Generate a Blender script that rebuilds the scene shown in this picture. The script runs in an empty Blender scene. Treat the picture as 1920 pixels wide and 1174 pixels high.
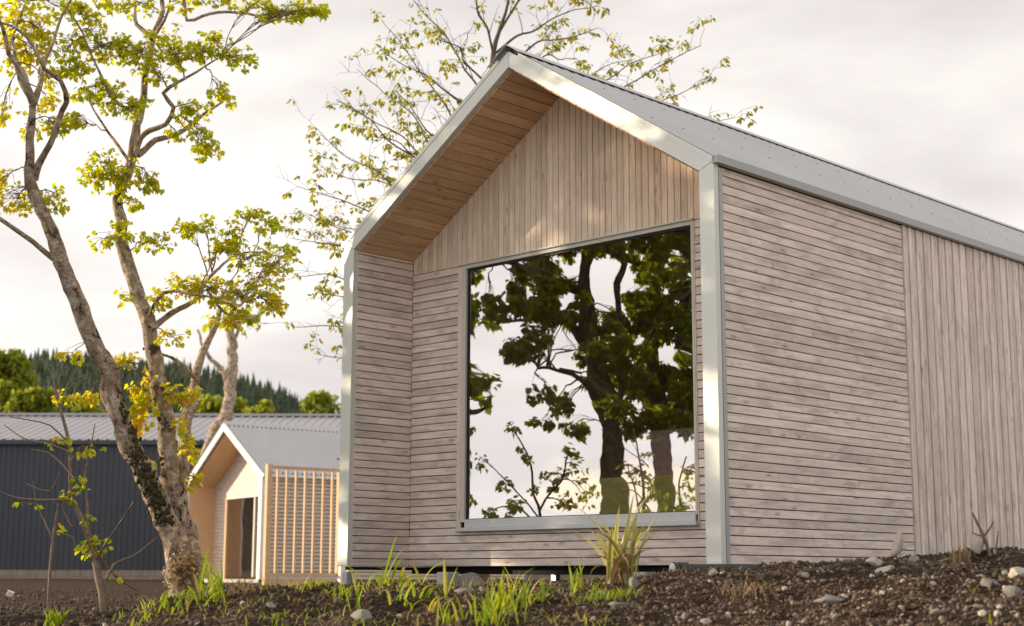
import bpy, math, random
import numpy as np
from mathutils import Vector, Matrix

random.seed(7)
rng = np.random.default_rng(11)
R = math.radians
scene = bpy.context.scene
C = scene.collection

# ------------------------------------------------------------------ camera
EYE = 0.80                       # lens height above the lower ground
F_PX, PITCH, ROLL = 2846.7, 0.1729, 0.0028
cam = bpy.data.cameras.new('camera')
cam.sensor_width = 36.0
cam.lens = F_PX / 1920 * 36
cam.clip_start, cam.clip_end = 0.1, 6000
cam.dof.use_dof = True
cam.dof.focus_distance = 10.6
cam.dof.aperture_fstop = 3.0
cam_o = bpy.data.objects.new('camera', cam)
C.objects.link(cam_o)
cam_o.matrix_world = Matrix.Translation((0, 0, EYE)) @ Matrix.Rotation(math.pi / 2 + PITCH, 4, 'X') @ Matrix.Rotation(ROLL, 4, 'Z')
scene.camera = cam_o

# ------------------------------------------------------------------ sun and sky
SUN_AZ = (-0.985, 0.172)         # horizontal direction towards the sun
SUN_EL = R(11)
sd = Vector((SUN_AZ[0] * math.cos(SUN_EL), SUN_AZ[1] * math.cos(SUN_EL), math.sin(SUN_EL))).normalized()
sun = bpy.data.lights.new('sun', 'SUN')
sun.energy = 5.0
sun.angle = R(0.6)
sun.color = (1.0, 0.80, 0.56)
sun_o = bpy.data.objects.new('sun', sun)
C.objects.link(sun_o)
sun_o.rotation_euler = (-sd).to_track_quat('-Z', 'Y').to_euler()
sun_o.location = (-30, 20, 25)

world = bpy.data.worlds.new('World')
scene.world = world
world.use_nodes = True
wn, wl = world.node_tree.nodes, world.node_tree.links
wn.clear()
w_out = wn.new('ShaderNodeOutputWorld')
sky = wn.new('ShaderNodeTexSky')
sky.sky_type = 'NISHITA'
sky.sun_disc = False
sky.sun_elevation = SUN_EL
sky.sun_rotation = math.atan2(sd.x, sd.y)
sky.air_density, sky.dust_density = 1.0, 1.5
bg_sky = wn.new('ShaderNodeBackground')
bg_sky.inputs['Strength'].default_value = 0.11
wl.new(sky.outputs[0], bg_sky.inputs[0])
tc = wn.new('ShaderNodeTexCoord')
mp = wn.new('ShaderNodeMapping')
mp.inputs['Scale'].default_value = (1.0, 1.0, 3.4)
mp.inputs['Rotation'].default_value = (R(4), R(-3), R(25))
wl.new(tc.outputs['Generated'], mp.inputs[0])
n1 = wn.new('ShaderNodeTexNoise')
n1.inputs['Scale'].default_value = 2.6
n1.inputs['Detail'].default_value = 7
n1.inputs['Roughness'].default_value = 0.52
n1.inputs['Distortion'].default_value = 0.25
wl.new(mp.outputs[0], n1.inputs['Vector'])
n2 = wn.new('ShaderNodeTexNoise')
n2.inputs['Scale'].default_value = 1.7
n2.inputs['Detail'].default_value = 6
wl.new(mp.outputs[0], n2.inputs['Vector'])
r1 = wn.new('ShaderNodeValToRGB')           # shade inside the cloud deck
r1.color_ramp.elements[0].position = 0.36
r1.color_ramp.elements[0].color = (0.71, 0.665, 0.655, 1)
r1.color_ramp.elements[1].position = 0.60
r1.color_ramp.elements[1].color = (1.0, 0.947, 0.90, 1)
wl.new(n1.outputs[0], r1.inputs[0])
r2 = wn.new('ShaderNodeValToRGB')           # cover: 1 cloud, 0 clear
r2.color_ramp.elements[0].position = 0.23
r2.color_ramp.elements[0].color = (0.0, 0.0, 0.0, 1)
r2.color_ramp.elements[1].position = 0.37
r2.color_ramp.elements[1].color = (1, 1, 1, 1)
wl.new(n2.outputs[0], r2.inputs[0])
bg_cl = wn.new('ShaderNodeBackground')
# thin cloud scatters the low sun forward: brighter round the sun
nrm_ = wn.new('ShaderNodeVectorMath'); nrm_.operation = 'NORMALIZE'; wl.new(tc.outputs['Generated'], nrm_.inputs[0])
dt = wn.new('ShaderNodeVectorMath'); dt.operation = 'DOT_PRODUCT'; dt.inputs[1].default_value = tuple(sd); wl.new(nrm_.outputs[0], dt.inputs[0])
mx0 = wn.new('ShaderNodeMath'); mx0.operation = 'MAXIMUM'; mx0.inputs[1].default_value = 0.0; wl.new(dt.outputs['Value'], mx0.inputs[0])
pw_ = wn.new('ShaderNodeMath'); pw_.operation = 'POWER'; pw_.inputs[1].default_value = 5.0; wl.new(mx0.outputs[0], pw_.inputs[0])
gl = wn.new('ShaderNodeMath'); gl.operation = 'MULTIPLY_ADD'; gl.inputs[1].default_value = 1.3; gl.inputs[2].default_value = 0.86; wl.new(pw_.outputs[0], gl.inputs[0])
wl.new(gl.outputs[0], bg_cl.inputs['Strength'])
wl.new(r1.outputs[0], bg_cl.inputs[0])
wm = wn.new('ShaderNodeMixShader')
wl.new(r2.outputs[0], wm.inputs[0])
wl.new(bg_sky.outputs[0], wm.inputs[1])
wl.new(bg_cl.outputs[0], wm.inputs[2])
wl.new(wm.outputs[0], w_out.inputs[0])

vs = scene.view_settings
vs.view_transform = 'Standard'
vs.look = 'None'
vs.exposure = 0.38
vs.gamma = 1.0
vs.use_curve_mapping = False

# ------------------------------------------------------------------ helpers
def at(px, py, d):
    """point at forward distance d that shows at photo pixel (px, py)"""
    x, u = (px - 960) / F_PX, (587 - py) / F_PX
    c, s = math.cos(PITCH), math.sin(PITCH)
    y, z = c - u * s, s + u * c
    k = d / y
    return np.array((x * k, d, EYE + z * k))

def tag(o, label=None, cat=None, group=None, kind=None):
    if label: o['label'] = label
    if cat: o['category'] = cat
    if group: o['group'] = group
    if kind: o['kind'] = kind
    return o

def link(name, data, parent=None, mat=None):
    o = bpy.data.objects.new(name, data)
    C.objects.link(o)
    if parent is not None: o.parent = parent
    if mat is not None and data is not None and not data.materials: data.materials.append(mat)
    return o

def empty(name, loc=(0, 0, 0), rz=0, parent=None):
    o = bpy.data.objects.new(name, None)
    C.objects.link(o)
    o.empty_display_size = 0.2
    o.location = loc
    o.rotation_euler = (0, 0, rz)
    if parent is not None: o.parent = parent
    return o

def pymesh(name, v, f, smooth=False):
    m = bpy.data.meshes.new(name)
    m.from_pydata([tuple(map(float, p)) for p in v], [], [tuple(map(int, q)) for q in f])
    if smooth: m.polygons.foreach_set('use_smooth', [True] * len(m.polygons))
    m.update()
    return m

def fastmesh(name, v, f, smooth=False, attr=None, vattr=None):
    """v (n,3) array, f (m,k) array of equal sized faces"""
    v = np.asarray(v, np.float32); f = np.asarray(f, np.int32)
    m = bpy.data.meshes.new(name)
    m.vertices.add(len(v)); m.vertices.foreach_set('co', v.ravel())
    k = f.shape[1]
    m.loops.add(f.size); m.loops.foreach_set('vertex_index', f.ravel())
    m.polygons.add(len(f)); m.polygons.foreach_set('loop_start', np.arange(0, f.size, k, dtype=np.int32))
    m.polygons.foreach_set('loop_total', np.full(len(f), k, np.int32))
    if smooth: m.polygons.foreach_set('use_smooth', np.ones(len(f), bool))
    m.update(calc_edges=True)
    if attr is not None:
        a = m.attributes.new('rnd', 'FLOAT', 'FACE'); a.data.foreach_set('value', np.asarray(attr, np.float32))
    if vattr is not None:
        a = m.attributes.new('across', 'FLOAT', 'POINT'); a.data.foreach_set('value', np.asarray(vattr, np.float32))
    return m

class MB:
    """collects boxes and prisms into one mesh"""
    def __init__(s): s.v, s.f = [], []
    def add(s, v, f):
        n = len(s.v); s.v += [tuple(p) for p in v]; s.f += [tuple(i + n for i in q) for q in f]
    def box(s, x0, x1, y0, y1, z0, z1):
        s.add([(x0, y0, z0), (x1, y0, z0), (x1, y1, z0), (x0, y1, z0), (x0, y0, z1), (x1, y0, z1), (x1, y1, z1), (x0, y1, z1)],
              [(0, 3, 2, 1), (4, 5, 6, 7), (0, 1, 5, 4), (1, 2, 6, 5), (2, 3, 7, 6), (3, 0, 4, 7)])
        return s
    def prism(s, poly, y0, y1):
        """poly: (x, z) outline, swept from y0 to y1"""
        n = len(poly)
        a = sum(poly[i][0] * poly[(i + 1) % n][1] - poly[(i + 1) % n][0] * poly[i][1] for i in range(n))
        if a < 0: poly = poly[::-1]
        v = [(x, y0, z) for x, z in poly] + [(x, y1, z) for x, z in poly]
        f = [tuple(range(n)), tuple(range(2 * n - 1, n - 1, -1))] + [((i + 1) % n, i, n + i, n + (i + 1) % n) for i in range(n)]
        s.add(v, f); return s
    def build(s, name, mat, parent=None, bevel=0.0):
        o = link(name, pymesh(name, s.v, s.f), parent, mat)
        if bevel:
            b = o.modifiers.new('bevel', 'BEVEL'); b.width = bevel; b.segments = 2; b.limit_method = 'ANGLE'
        return o

# ------------------------------------------------------------------ materials
def new_mat(name):
    m = bpy.data.materials.new(name); m.use_nodes = True
    t = m.node_tree; t.nodes.clear()
    o = t.nodes.new('ShaderNodeOutputMaterial')
    return m, t.nodes, t.links, o

def nd(N, kind, **kw):
    n = N.new(kind)
    for k, v in kw.items():
        if k in n.inputs.keys(): n.inputs[k].default_value = v
        else: setattr(n, k, v)
    return n

def ramp(N, L, src, stops, interp='LINEAR'):
    r = N.new('ShaderNodeValToRGB'); cr = r.color_ramp; cr.interpolation = interp
    while len(cr.elements) < len(stops): cr.elements.new(0.5)
    for e, (p, c) in zip(cr.elements, stops):
        e.position = p; e.color = (*c, 1) if len(c) == 3 else c
    L.new(src, r.inputs[0]); return r

def mixc(N, L, fac, a, b, mode='MIX'):
    m = N.new('ShaderNodeMix'); m.data_type = 'RGBA'; m.blend_type = mode
    if isinstance(fac, (int, float)): m.inputs[0].default_value = fac
    else: L.new(fac, m.inputs[0])
    for i, s in ((6, a), (7, b)):
        if isinstance(s, tuple): m.inputs[i].default_value = (*s, 1)
        else: L.new(s, m.inputs[i])
    return m.outputs[2]

def wood(name, light, dark, stain=(0.16, 0.12, 0.10), knot=0.55, vary=0.22, stain_amt=0.5, rough=0.78):
    m, N, L, out = new_mat(name)
    t = nd(N, 'ShaderNodeTexCoord'); oi = nd(N, 'ShaderNodeObjectInfo')
    ad = nd(N, 'ShaderNodeVectorMath', operation='ADD')
    sc = nd(N, 'ShaderNodeVectorMath', operation='SCALE'); sc.inputs[0].default_value = (37.0, 11.0, 5.0)
    L.new(oi.outputs['Random'], sc.inputs['Scale'])
    L.new(t.outputs['Object'], ad.inputs[0]); L.new(sc.outputs[0], ad.inputs[1])
    def mapped(s):
        q = nd(N, 'ShaderNodeMapping'); q.inputs['Scale'].default_value = s
        L.new(ad.outputs[0], q.inputs[0]); return q.outputs[0]
    g = nd(N, 'ShaderNodeTexNoise', Scale=1.0, Detail=7.0, Roughness=0.62, Distortion=0.6); L.new(mapped((2.2, 46, 46)), g.inputs['Vector'])
    g2 = nd(N, 'ShaderNodeTexNoise', Scale=1.0, Detail=5.0, Roughness=0.6); L.new(mapped((9, 160, 160)), g2.inputs['Vector'])
    b = nd(N, 'ShaderNodeTexNoise', Scale=1.0, Detail=5.0, Roughness=0.65, Distortion=0.8); L.new(mapped((3.0, 9, 9)), b.inputs['Vector'])
    col = ramp(N, L, g.outputs[0], [(0.3, dark), (0.66, light)]).outputs[0]
    fine = ramp(N, L, g2.outputs[0], [(0.3, (0.8, 0.8, 0.8)), (0.62, (1.06, 1.06, 1.06))]).outputs[0]
    col = mixc(N, L, 0.7, col, fine, 'MULTIPLY')
    st = ramp(N, L, b.outputs[0], [(0.47, (0, 0, 0)), (0.74, (stain_amt,) * 3)]).outputs[0]
    col = mixc(N, L, st, col, stain)
    # knots: sparse elongated spots
    vo = nd(N, 'ShaderNodeTexVoronoi', Scale=1.0); vo.inputs['Randomness'].default_value = 1.0
    L.new(mapped((3.4, 11, 11)), vo.inputs['Vector'])
    kn = ramp(N, L, vo.outputs['Distance'], [(0.06, (knot,) * 3), (0.17, (0, 0, 0))]).outputs[0]
    col = mixc(N, L, kn, col, (stain[0] * 0.75, stain[1] * 0.66, stain[2] * 0.6))
    # the tone of each board
    tone = nd(N, 'ShaderNodeMapRange'); tone.inputs['To Min'].default_value = 1 - vary; tone.inputs['To Max'].default_value = 1 + vary * 0.55
    L.new(oi.outputs['Random'], tone.inputs[0])
    hs = nd(N, 'ShaderNodeHueSaturation'); L.new(col, hs.inputs['Color']); L.new(tone.outputs[0], hs.inputs['Value'])
    bs = nd(N, 'ShaderNodeBsdfPrincipled', Roughness=rough); bs.inputs['Specular IOR Level'].default_value = 0.25
    L.new(hs.outputs[0], bs.inputs['Base Color'])
    bp = nd(N, 'ShaderNodeBump', Strength=0.35, Distance=0.004); L.new(g.outputs[0], bp.inputs['Height']); L.new(bp.outputs[0], bs.inputs['Normal'])
    L.new(bs.outputs[0], out.inputs[0])
    return m

def metal(name, col, rough=0.42, met=0.55, var=0.06, scale=3.0):
    m, N, L, out = new_mat(name)
    t = nd(N, 'ShaderNodeTexCoord')
    q = nd(N, 'ShaderNodeMapping'); q.inputs['Scale'].default_value = (scale, scale, scale * 0.3); L.new(t.outputs['Object'], q.inputs[0])
    n = nd(N, 'ShaderNodeTexNoise', Scale=1.0, Detail=6.0, Roughness=0.6); L.new(q.outputs[0], n.inputs['Vector'])
    c = ramp(N, L, n.outputs[0], [(0.3, tuple(x * (1 - var) for x in col)), (0.7, tuple(min(1, x * (1 + var)) for x in col))]).outputs[0]
    bs = nd(N, 'ShaderNodeBsdfPrincipled', Metallic=met); L.new(c, bs.inputs['Base Color'])
    rr = nd(N, 'ShaderNodeMapRange'); rr.inputs['To Min'].default_value = rough - 0.1; rr.inputs['To Max'].default_value = rough + 0.14
    L.new(n.outputs[0], rr.inputs[0]); L.new(rr.outputs[0], bs.inputs['Roughness'])
    L.new(bs.outputs[0], out.inputs[0])
    return m

def plain(name, a, b=None, scale=8.0, rough=0.8, bump=0.0, spec=0.3):
    m, N, L, out = new_mat(name)
    t = nd(N, 'ShaderNodeTexCoord')
    n = nd(N, 'ShaderNodeTexNoise', Scale=scale, Detail=7.0, Roughness=0.65); L.new(t.outputs['Object'], n.inputs['Vector'])
    c = ramp(N, L, n.outputs[0], [(0.35, a), (0.65, b or a)]).outputs[0]
    bs = nd(N, 'ShaderNodeBsdfPrincipled', Roughness=rough); bs.inputs['Specular IOR Level'].default_value = spec
    L.new(c, bs.inputs['Base Color'])
    if bump:
        bp = nd(N, 'ShaderNodeBump', Strength=bump, Distance=0.02); L.new(n.outputs[0], bp.inputs['Height']); L.new(bp.outputs[0], bs.inputs['Normal'])
    L.new(bs.outputs[0], out.inputs[0])
    return m

def leafmat(name, stops, trans=0.55, rough=0.5):
    m, N, L, out = new_mat(name)
    a = nd(N, 'ShaderNodeAttribute', attribute_name='rnd')
    c = ramp(N, L, a.outputs['Fac'], stops).outputs[0]
    d = nd(N, 'ShaderNodeBsdfPrincipled', Roughness=rough); d.inputs['Specular IOR Level'].default_value = 0.3
    tr = nd(N, 'ShaderNodeBsdfTranslucent')
    L.new(c, d.inputs['Base Color'])
    hs = nd(N, 'ShaderNodeHueSaturation', Saturation=1.1, Value=1.5); L.new(c, hs.inputs['Color']); L.new(hs.outputs[0], tr.inputs[0])
    mx = nd(N, 'ShaderNodeMixShader'); mx.inputs[0].default_value = trans
    L.new(d.outputs[0], mx.inputs[1]); L.new(tr.outputs[0], mx.inputs[2]); L.new(mx.outputs[0], out.inputs[0])
    return m

def barkmat(name, base, pale, moss, scale=9.0):
    m, N, L, out = new_mat(name)
    t = nd(N, 'ShaderNodeTexCoord')
    n = nd(N, 'ShaderNodeTexNoise', Scale=scale, Detail=8.0, Roughness=0.65, Distortion=0.4); L.new(t.outputs['Object'], n.inputs['Vector'])
    n2 = nd(N, 'ShaderNodeTexNoise', Scale=scale * 0.45, Detail=7.0, Roughness=0.7); L.new(t.outputs['Object'], n2.inputs['Vector'])
    n3 = nd(N, 'ShaderNodeTexNoise', Scale=scale * 5, Detail=5.0, Roughness=0.7); L.new(t.outputs['Object'], n3.inputs['Vector'])
    c = ramp(N, L, n.outputs[0], [(0.38, tuple(x * 0.22 for x in base)), (0.44, base), (0.53, base), (0.57, pale)]).outputs[0]
    mk = ramp(N, L, n2.outputs[0], [(0.56, (0, 0, 0)), (0.63, (0.8,) * 3)]).outputs[0]
    c = mixc(N, L, mk, c, moss)
    f = ramp(N, L, n3.outputs[0], [(0.3, (0.55,) * 3), (0.65, (1.15,) * 3)]).outputs[0]
    c = mixc(N, L, 0.8, c, f, 'MULTIPLY')
    bs = nd(N, 'ShaderNodeBsdfPrincipled', Roughness=0.9); bs.inputs['Specular IOR Level'].default_value = 0.15
    L.new(c, bs.inputs['Base Color'])
    bp = nd(N, 'ShaderNodeBump', Strength=0.9, Distance=0.03); L.new(n3.outputs[0], bp.inputs['Height'])
    bp2 = nd(N, 'ShaderNodeBump', Strength=0.8, Distance=0.05); L.new(n.outputs[0], bp2.inputs['Height']); L.new(bp.outputs[0], bp2.inputs['Normal'])
    L.new(bp2.outputs[0], bs.inputs['Normal'])
    L.new(bs.outputs[0], out.inputs[0])
    return m

M = {}
M['larch'] = wood('weathered_larch', (0.86, 0.755, 0.685), (0.63, 0.54, 0.485), (0.29, 0.235, 0.205), vary=0.15, stain_amt=0.6)
M['gable'] = wood('gable_larch', (0.87, 0.75, 0.63), (0.67, 0.55, 0.44), (0.36, 0.26, 0.19), vary=0.13, stain_amt=0.35)
M['soffit'] = wood('soffit_larch', (0.76, 0.52, 0.32), (0.56, 0.36, 0.21), (0.34, 0.19, 0.10), vary=0.16, stain_amt=0.25)
M['fresh'] = wood('fresh_larch', (0.78, 0.54, 0.34), (0.60, 0.40, 0.235), (0.36, 0.22, 0.125), vary=0.12, stain_amt=0.2)
M['trim'] = metal('sage_trim_metal', (0.60, 0.62, 0.585), rough=0.40, met=0.25, var=0.04)
M['roof'] = metal('grey_roof_metal', (0.46, 0.465, 0.475), rough=0.5, met=0.35, var=0.07, scale=1.2)
M['gutter'] = metal('gutter_metal', (0.36, 0.375, 0.37), rough=0.45, met=0.35)
M['dark'] = plain('dark_membrane', (0.012, 0.011, 0.010))
M['screw'] = plain('screw_head', (0.13, 0.13, 0.13), rough=0.5)
M['frame'] = metal('window_frame_paint', (0.56, 0.55, 0.49), rough=0.45, met=0.0, var=0.03)
M['sill'] = metal('window_sill_paint', (0.55, 0.57, 0.58), rough=0.45, met=0.1, var=0.03)
M['gasket_reflection'] = plain('black_gasket_reflection', (0.015, 0.017, 0.016), rough=0.5)
M['lining'] = plain('plywood_lining', (0.50, 0.38, 0.25), (0.58, 0.45, 0.31), scale=2.0)
M['olive'] = plain('olive_weave', (0.50, 0.46, 0.15), (0.60, 0.55, 0.20), scale=30, bump=0.4)
M['mauve'] = plain('mauve_fabric', (0.50, 0.33, 0.33), (0.58, 0.40, 0.40), scale=20, bump=0.3)
M['concrete'] = plain('concrete', (0.36, 0.35, 0.31), (0.46, 0.45, 0.41), scale=10, bump=0.3)
M['steel'] = metal('galvanised_steel', (0.42, 0.44, 0.45), rough=0.45, met=0.5)
M['white'] = plain('white_paint', (0.80, 0.79, 0.76), (0.84, 0.83, 0.80), scale=3, rough=0.5)
M['barn'] = metal('slate_blue_sheet', (0.056, 0.068, 0.088), rough=0.5, met=0.1, var=0.12, scale=0.6)
M['barn_roof'] = metal('barn_roof_sheet', (0.40, 0.385, 0.40), rough=0.5, met=0.25, var=0.1, scale=0.5)
M['block'] = plain('plinth_block', (0.25, 0.21, 0.185), (0.33, 0.285, 0.25), scale=3, bump=0.3)
M['plastic'] = plain('black_plastic', (0.012, 0.013, 0.015), rough=0.28, spec=0.5)
M['bark'] = barkmat('sycamore_bark', (0.44, 0.335, 0.25), (0.68, 0.59, 0.49), (0.27, 0.23, 0.10), scale=11.0)
M['moss'] = plain('dark_moss', (0.035, 0.030, 0.012), (0.10, 0.085, 0.03), scale=40, bump=0.8)
M['twig_dark'] = plain('dark_twig_bark', (0.075, 0.055, 0.042), (0.13, 0.10, 0.075), scale=30)
M['twig'] = plain('twig_bark', (0.15, 0.105, 0.075), (0.24, 0.18, 0.13), scale=30)
M['darkbark'] = barkmat('dark_bark', (0.12, 0.09, 0.065), (0.2, 0.16, 0.12), (0.06, 0.06, 0.025))  # one darker bark for the trees out of frame and far off
M['leaf'] = leafmat('sycamore_leaf', [(0.0, (0.22, 0.29, 0.025)), (0.4, (0.41, 0.45, 0.038)), (0.75, (0.58, 0.53, 0.06)), (1.0, (0.60, 0.38, 0.09))], trans=0.66)
M['leaf_e'] = leafmat('budding_leaf', [(0.0, (0.13, 0.15, 0.016)), (0.5, (0.27, 0.28, 0.028)), (1.0, (0.40, 0.32, 0.05))], trans=0.6)
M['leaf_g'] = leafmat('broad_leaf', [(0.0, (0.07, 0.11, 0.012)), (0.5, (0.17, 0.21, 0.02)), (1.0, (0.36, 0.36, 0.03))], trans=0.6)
M['leaf_far'] = leafmat('hedge_leaf', [(0.0, (0.10, 0.15, 0.02)), (0.6, (0.25, 0.29, 0.03)), (1.0, (0.42, 0.40, 0.06))], trans=0.35)
M['conifer'] = leafmat('conifer_needles', [(0.0, (0.042, 0.064, 0.036)), (0.7, (0.072, 0.102, 0.052)), (1.0, (0.13, 0.15, 0.065))], trans=0.1, rough=0.8)  # needle tones lightened, distance haze put into the colour
M['grass'] = leafmat('grass_blade', [(0.0, (0.15, 0.25, 0.02)), (0.5, (0.32, 0.38, 0.04)), (0.8, (0.48, 0.43, 0.08)), (1.0, (0.50, 0.28, 0.08))], trans=0.4)
M['straw'] = leafmat('dry_straw', [(0.0, (0.22, 0.14, 0.075)), (1.0, (0.42, 0.30, 0.18))], trans=0.15)
M['stone'] = plain('pale_stone', (0.36, 0.31, 0.25), (0.58, 0.52, 0.44), scale=14, bump=0.5)
M['stone_g'] = plain('grey_stone', (0.16, 0.145, 0.13), (0.33, 0.30, 0.27), scale=16, bump=0.5)

def gravelmat():
    m, N, L, out = new_mat('gravel')
    a = nd(N, 'ShaderNodeAttribute', attribute_name='rnd')
    c = ramp(N, L, a.outputs['Fac'], [(0.0, (0.035, 0.023, 0.014)), (0.5, (0.10, 0.062, 0.036)), (0.7, (0.20, 0.14, 0.095)), (0.88, (0.29, 0.245, 0.195)), (1.0, (0.50, 0.44, 0.36))]).outputs[0]
    t = nd(N, 'ShaderNodeTexCoord'); n = nd(N, 'ShaderNodeTexNoise', Scale=120.0, Detail=4.0); L.new(t.outputs['Object'], n.inputs['Vector'])
    f = ramp(N, L, n.outputs[0], [(0.3, (0.65,) * 3), (0.7, (1.2,) * 3)]).outputs[0]
    c = mixc(N, L, 1.0, c, f, 'MULTIPLY')
    bs = nd(N, 'ShaderNodeBsdfPrincipled', Roughness=0.85); L.new(c, bs.inputs['Base Color'])
    L.new(bs.outputs[0], out.inputs[0]); return m
M['gravel'] = gravelmat()

def soilmat():
    m, N, L, out = new_mat('soil')
    t = nd(N, 'ShaderNodeTexCoord')
    n = nd(N, 'ShaderNodeTexNoise', Scale=22.0, Detail=9.0, Roughness=0.72); L.new(t.outputs['Object'], n.inputs['Vector'])
    n2 = nd(N, 'ShaderNodeTexNoise', Scale=1.6, Detail=6.0, Roughness=0.6); L.new(t.outputs['Object'], n2.inputs['Vector'])
    n3 = nd(N, 'ShaderNodeTexNoise', Scale=90.0, Detail=6.0, Roughness=0.7); L.new(t.outputs['Object'], n3.inputs['Vector'])
    c = ramp(N, L, n.outputs[0], [(0.32, (0.022, 0.015, 0.010)), (0.55, (0.060, 0.040, 0.027)), (0.72, (0.125, 0.09, 0.062))]).outputs[0]
    c2 = ramp(N, L, n2.outputs[0], [(0.35, (0.75, 0.72, 0.7)), (0.68, (1.15, 1.08, 1.0))]).outputs[0]
    c = mixc(N, L, 1.0, c, c2, 'MULTIPLY')
    # pale ground added out of view to bounce light onto the cabin walls
    sx = nd(N, 'ShaderNodeSeparateXYZ'); L.new(t.outputs['Object'], sx.inputs[0])
    my = nd(N, 'ShaderNodeMapRange', clamp=True); my.inputs['From Min'].default_value = 4.9; my.inputs['From Max'].default_value = 4.2; L.new(sx.outputs['Y'], my.inputs[0])
    mx_ = nd(N, 'ShaderNodeMapRange', clamp=True); mx_.inputs['From Min'].default_value = 4.6; mx_.inputs['From Max'].default_value = 5.6; L.new(sx.outputs['X'], mx_.inputs[0])
    mm = nd(N, 'ShaderNodeMath', operation='MAXIMUM'); L.new(my.outputs[0], mm.inputs[0]); L.new(mx_.outputs[0], mm.inputs[1])
    bounce_ground = ramp(N, L, n.outputs[0], [(0.35, (0.34, 0.30, 0.255)), (0.65, (0.50, 0.455, 0.39))]).outputs[0]
    c = mixc(N, L, mm.outputs[0], c, bounce_ground)
    bs = nd(N, 'ShaderNodeBsdfPrincipled', Roughness=0.95); bs.inputs['Specular IOR Level'].default_value = 0.1
    L.new(c, bs.inputs['Base Color'])
    bp = nd(N, 'ShaderNodeBump', Strength=1.0, Distance=0.02); L.new(n3.outputs[0], bp.inputs['Height']); L.new(bp.outputs[0], bs.inputs['Normal'])
    L.new(bs.outputs[0], out.inputs[0]); return m
M['soil'] = soilmat()

def glassmat(name, refl=0.40):
    m, N, L, out = new_mat(name)
    g = nd(N, 'ShaderNodeBsdfGlossy', Roughness=0.0); g.inputs['Color'].default_value = (0.98, 0.97, 0.98, 1)
    t = nd(N, 'ShaderNodeTexCoord'); n = nd(N, 'ShaderNodeTexNoise', Scale=1.6, Detail=1.0); L.new(t.outputs['Object'], n.inputs['Vector'])
    bp = nd(N, 'ShaderNodeBump', Strength=0.035, Distance=0.1); L.new(n.outputs[0], bp.inputs['Height']); L.new(bp.outputs[0], g.inputs['Normal'])
    tr = nd(N, 'ShaderNodeBsdfTransparent'); tr.inputs['Color'].default_value = (0.86, 0.88, 0.84, 1)
    mx = nd(N, 'ShaderNodeMixShader'); mx.inputs[0].default_value = refl
    L.new(tr.outputs[0], mx.inputs[1]); L.new(g.outputs[0], mx.inputs[2]); L.new(mx.outputs[0], out.inputs[0])
    return m
M['glass'] = glassmat('coated_glass')

def phormat():
    m, N, L, out = new_mat('striped_leaf')
    a = nd(N, 'ShaderNodeAttribute', attribute_name='across'); oi = nd(N, 'ShaderNodeObjectInfo')
    c = ramp(N, L, a.outputs['Fac'], [(0.30, (0.72, 0.58, 0.22)), (0.6, (0.33, 0.36, 0.07))]).outputs[0]
    t = nd(N, 'ShaderNodeMapRange'); t.inputs['To Min'].default_value = 0.75; t.inputs['To Max'].default_value = 1.15; L.new(oi.outputs['Random'], t.inputs[0])
    hs = nd(N, 'ShaderNodeHueSaturation'); L.new(c, hs.inputs['Color']); L.new(t.outputs[0], hs.inputs['Value'])
    bs = nd(N, 'ShaderNodeBsdfPrincipled', Roughness=0.45); L.new(hs.outputs[0], bs.inputs['Base Color'])
    tr = nd(N, 'ShaderNodeBsdfTranslucent'); L.new(hs.outputs[0], tr.inputs[0])
    mx = nd(N, 'ShaderNodeMixShader'); mx.inputs[0].default_value = 0.35
    L.new(bs.outputs[0], mx.inputs[1]); L.new(tr.outputs[0], mx.inputs[2]); L.new(mx.outputs[0], out.inputs[0]); return m
M['striped'] = phormat()

# ------------------------------------------------------------------ ground
_tab = rng.random((256, 256))
def vnoise(x, y, s):
    x = np.asarray(x, float) / s; y = np.asarray(y, float) / s
    xi, yi = np.floor(x).astype(int), np.floor(y).astype(int)
    fx, fy = x - xi, y - yi
    fx, fy = fx * fx * (3 - 2 * fx), fy * fy * (3 - 2 * fy)
    a, b = _tab[xi % 256, yi % 256], _tab[(xi + 1) % 256, yi % 256]
    c, d = _tab[xi % 256, (yi + 1) % 256], _tab[(xi + 1) % 256, (yi + 1) % 256]
    return (a * (1 - fx) + b * fx) * (1 - fy) + (c * (1 - fx) + d * fx) * fy - 0.5

def sstep(a, b, x):
    t = np.clip((np.asarray(x, float) - a) / (b - a), 0, 1); return t * t * (3 - 2 * t)

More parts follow.
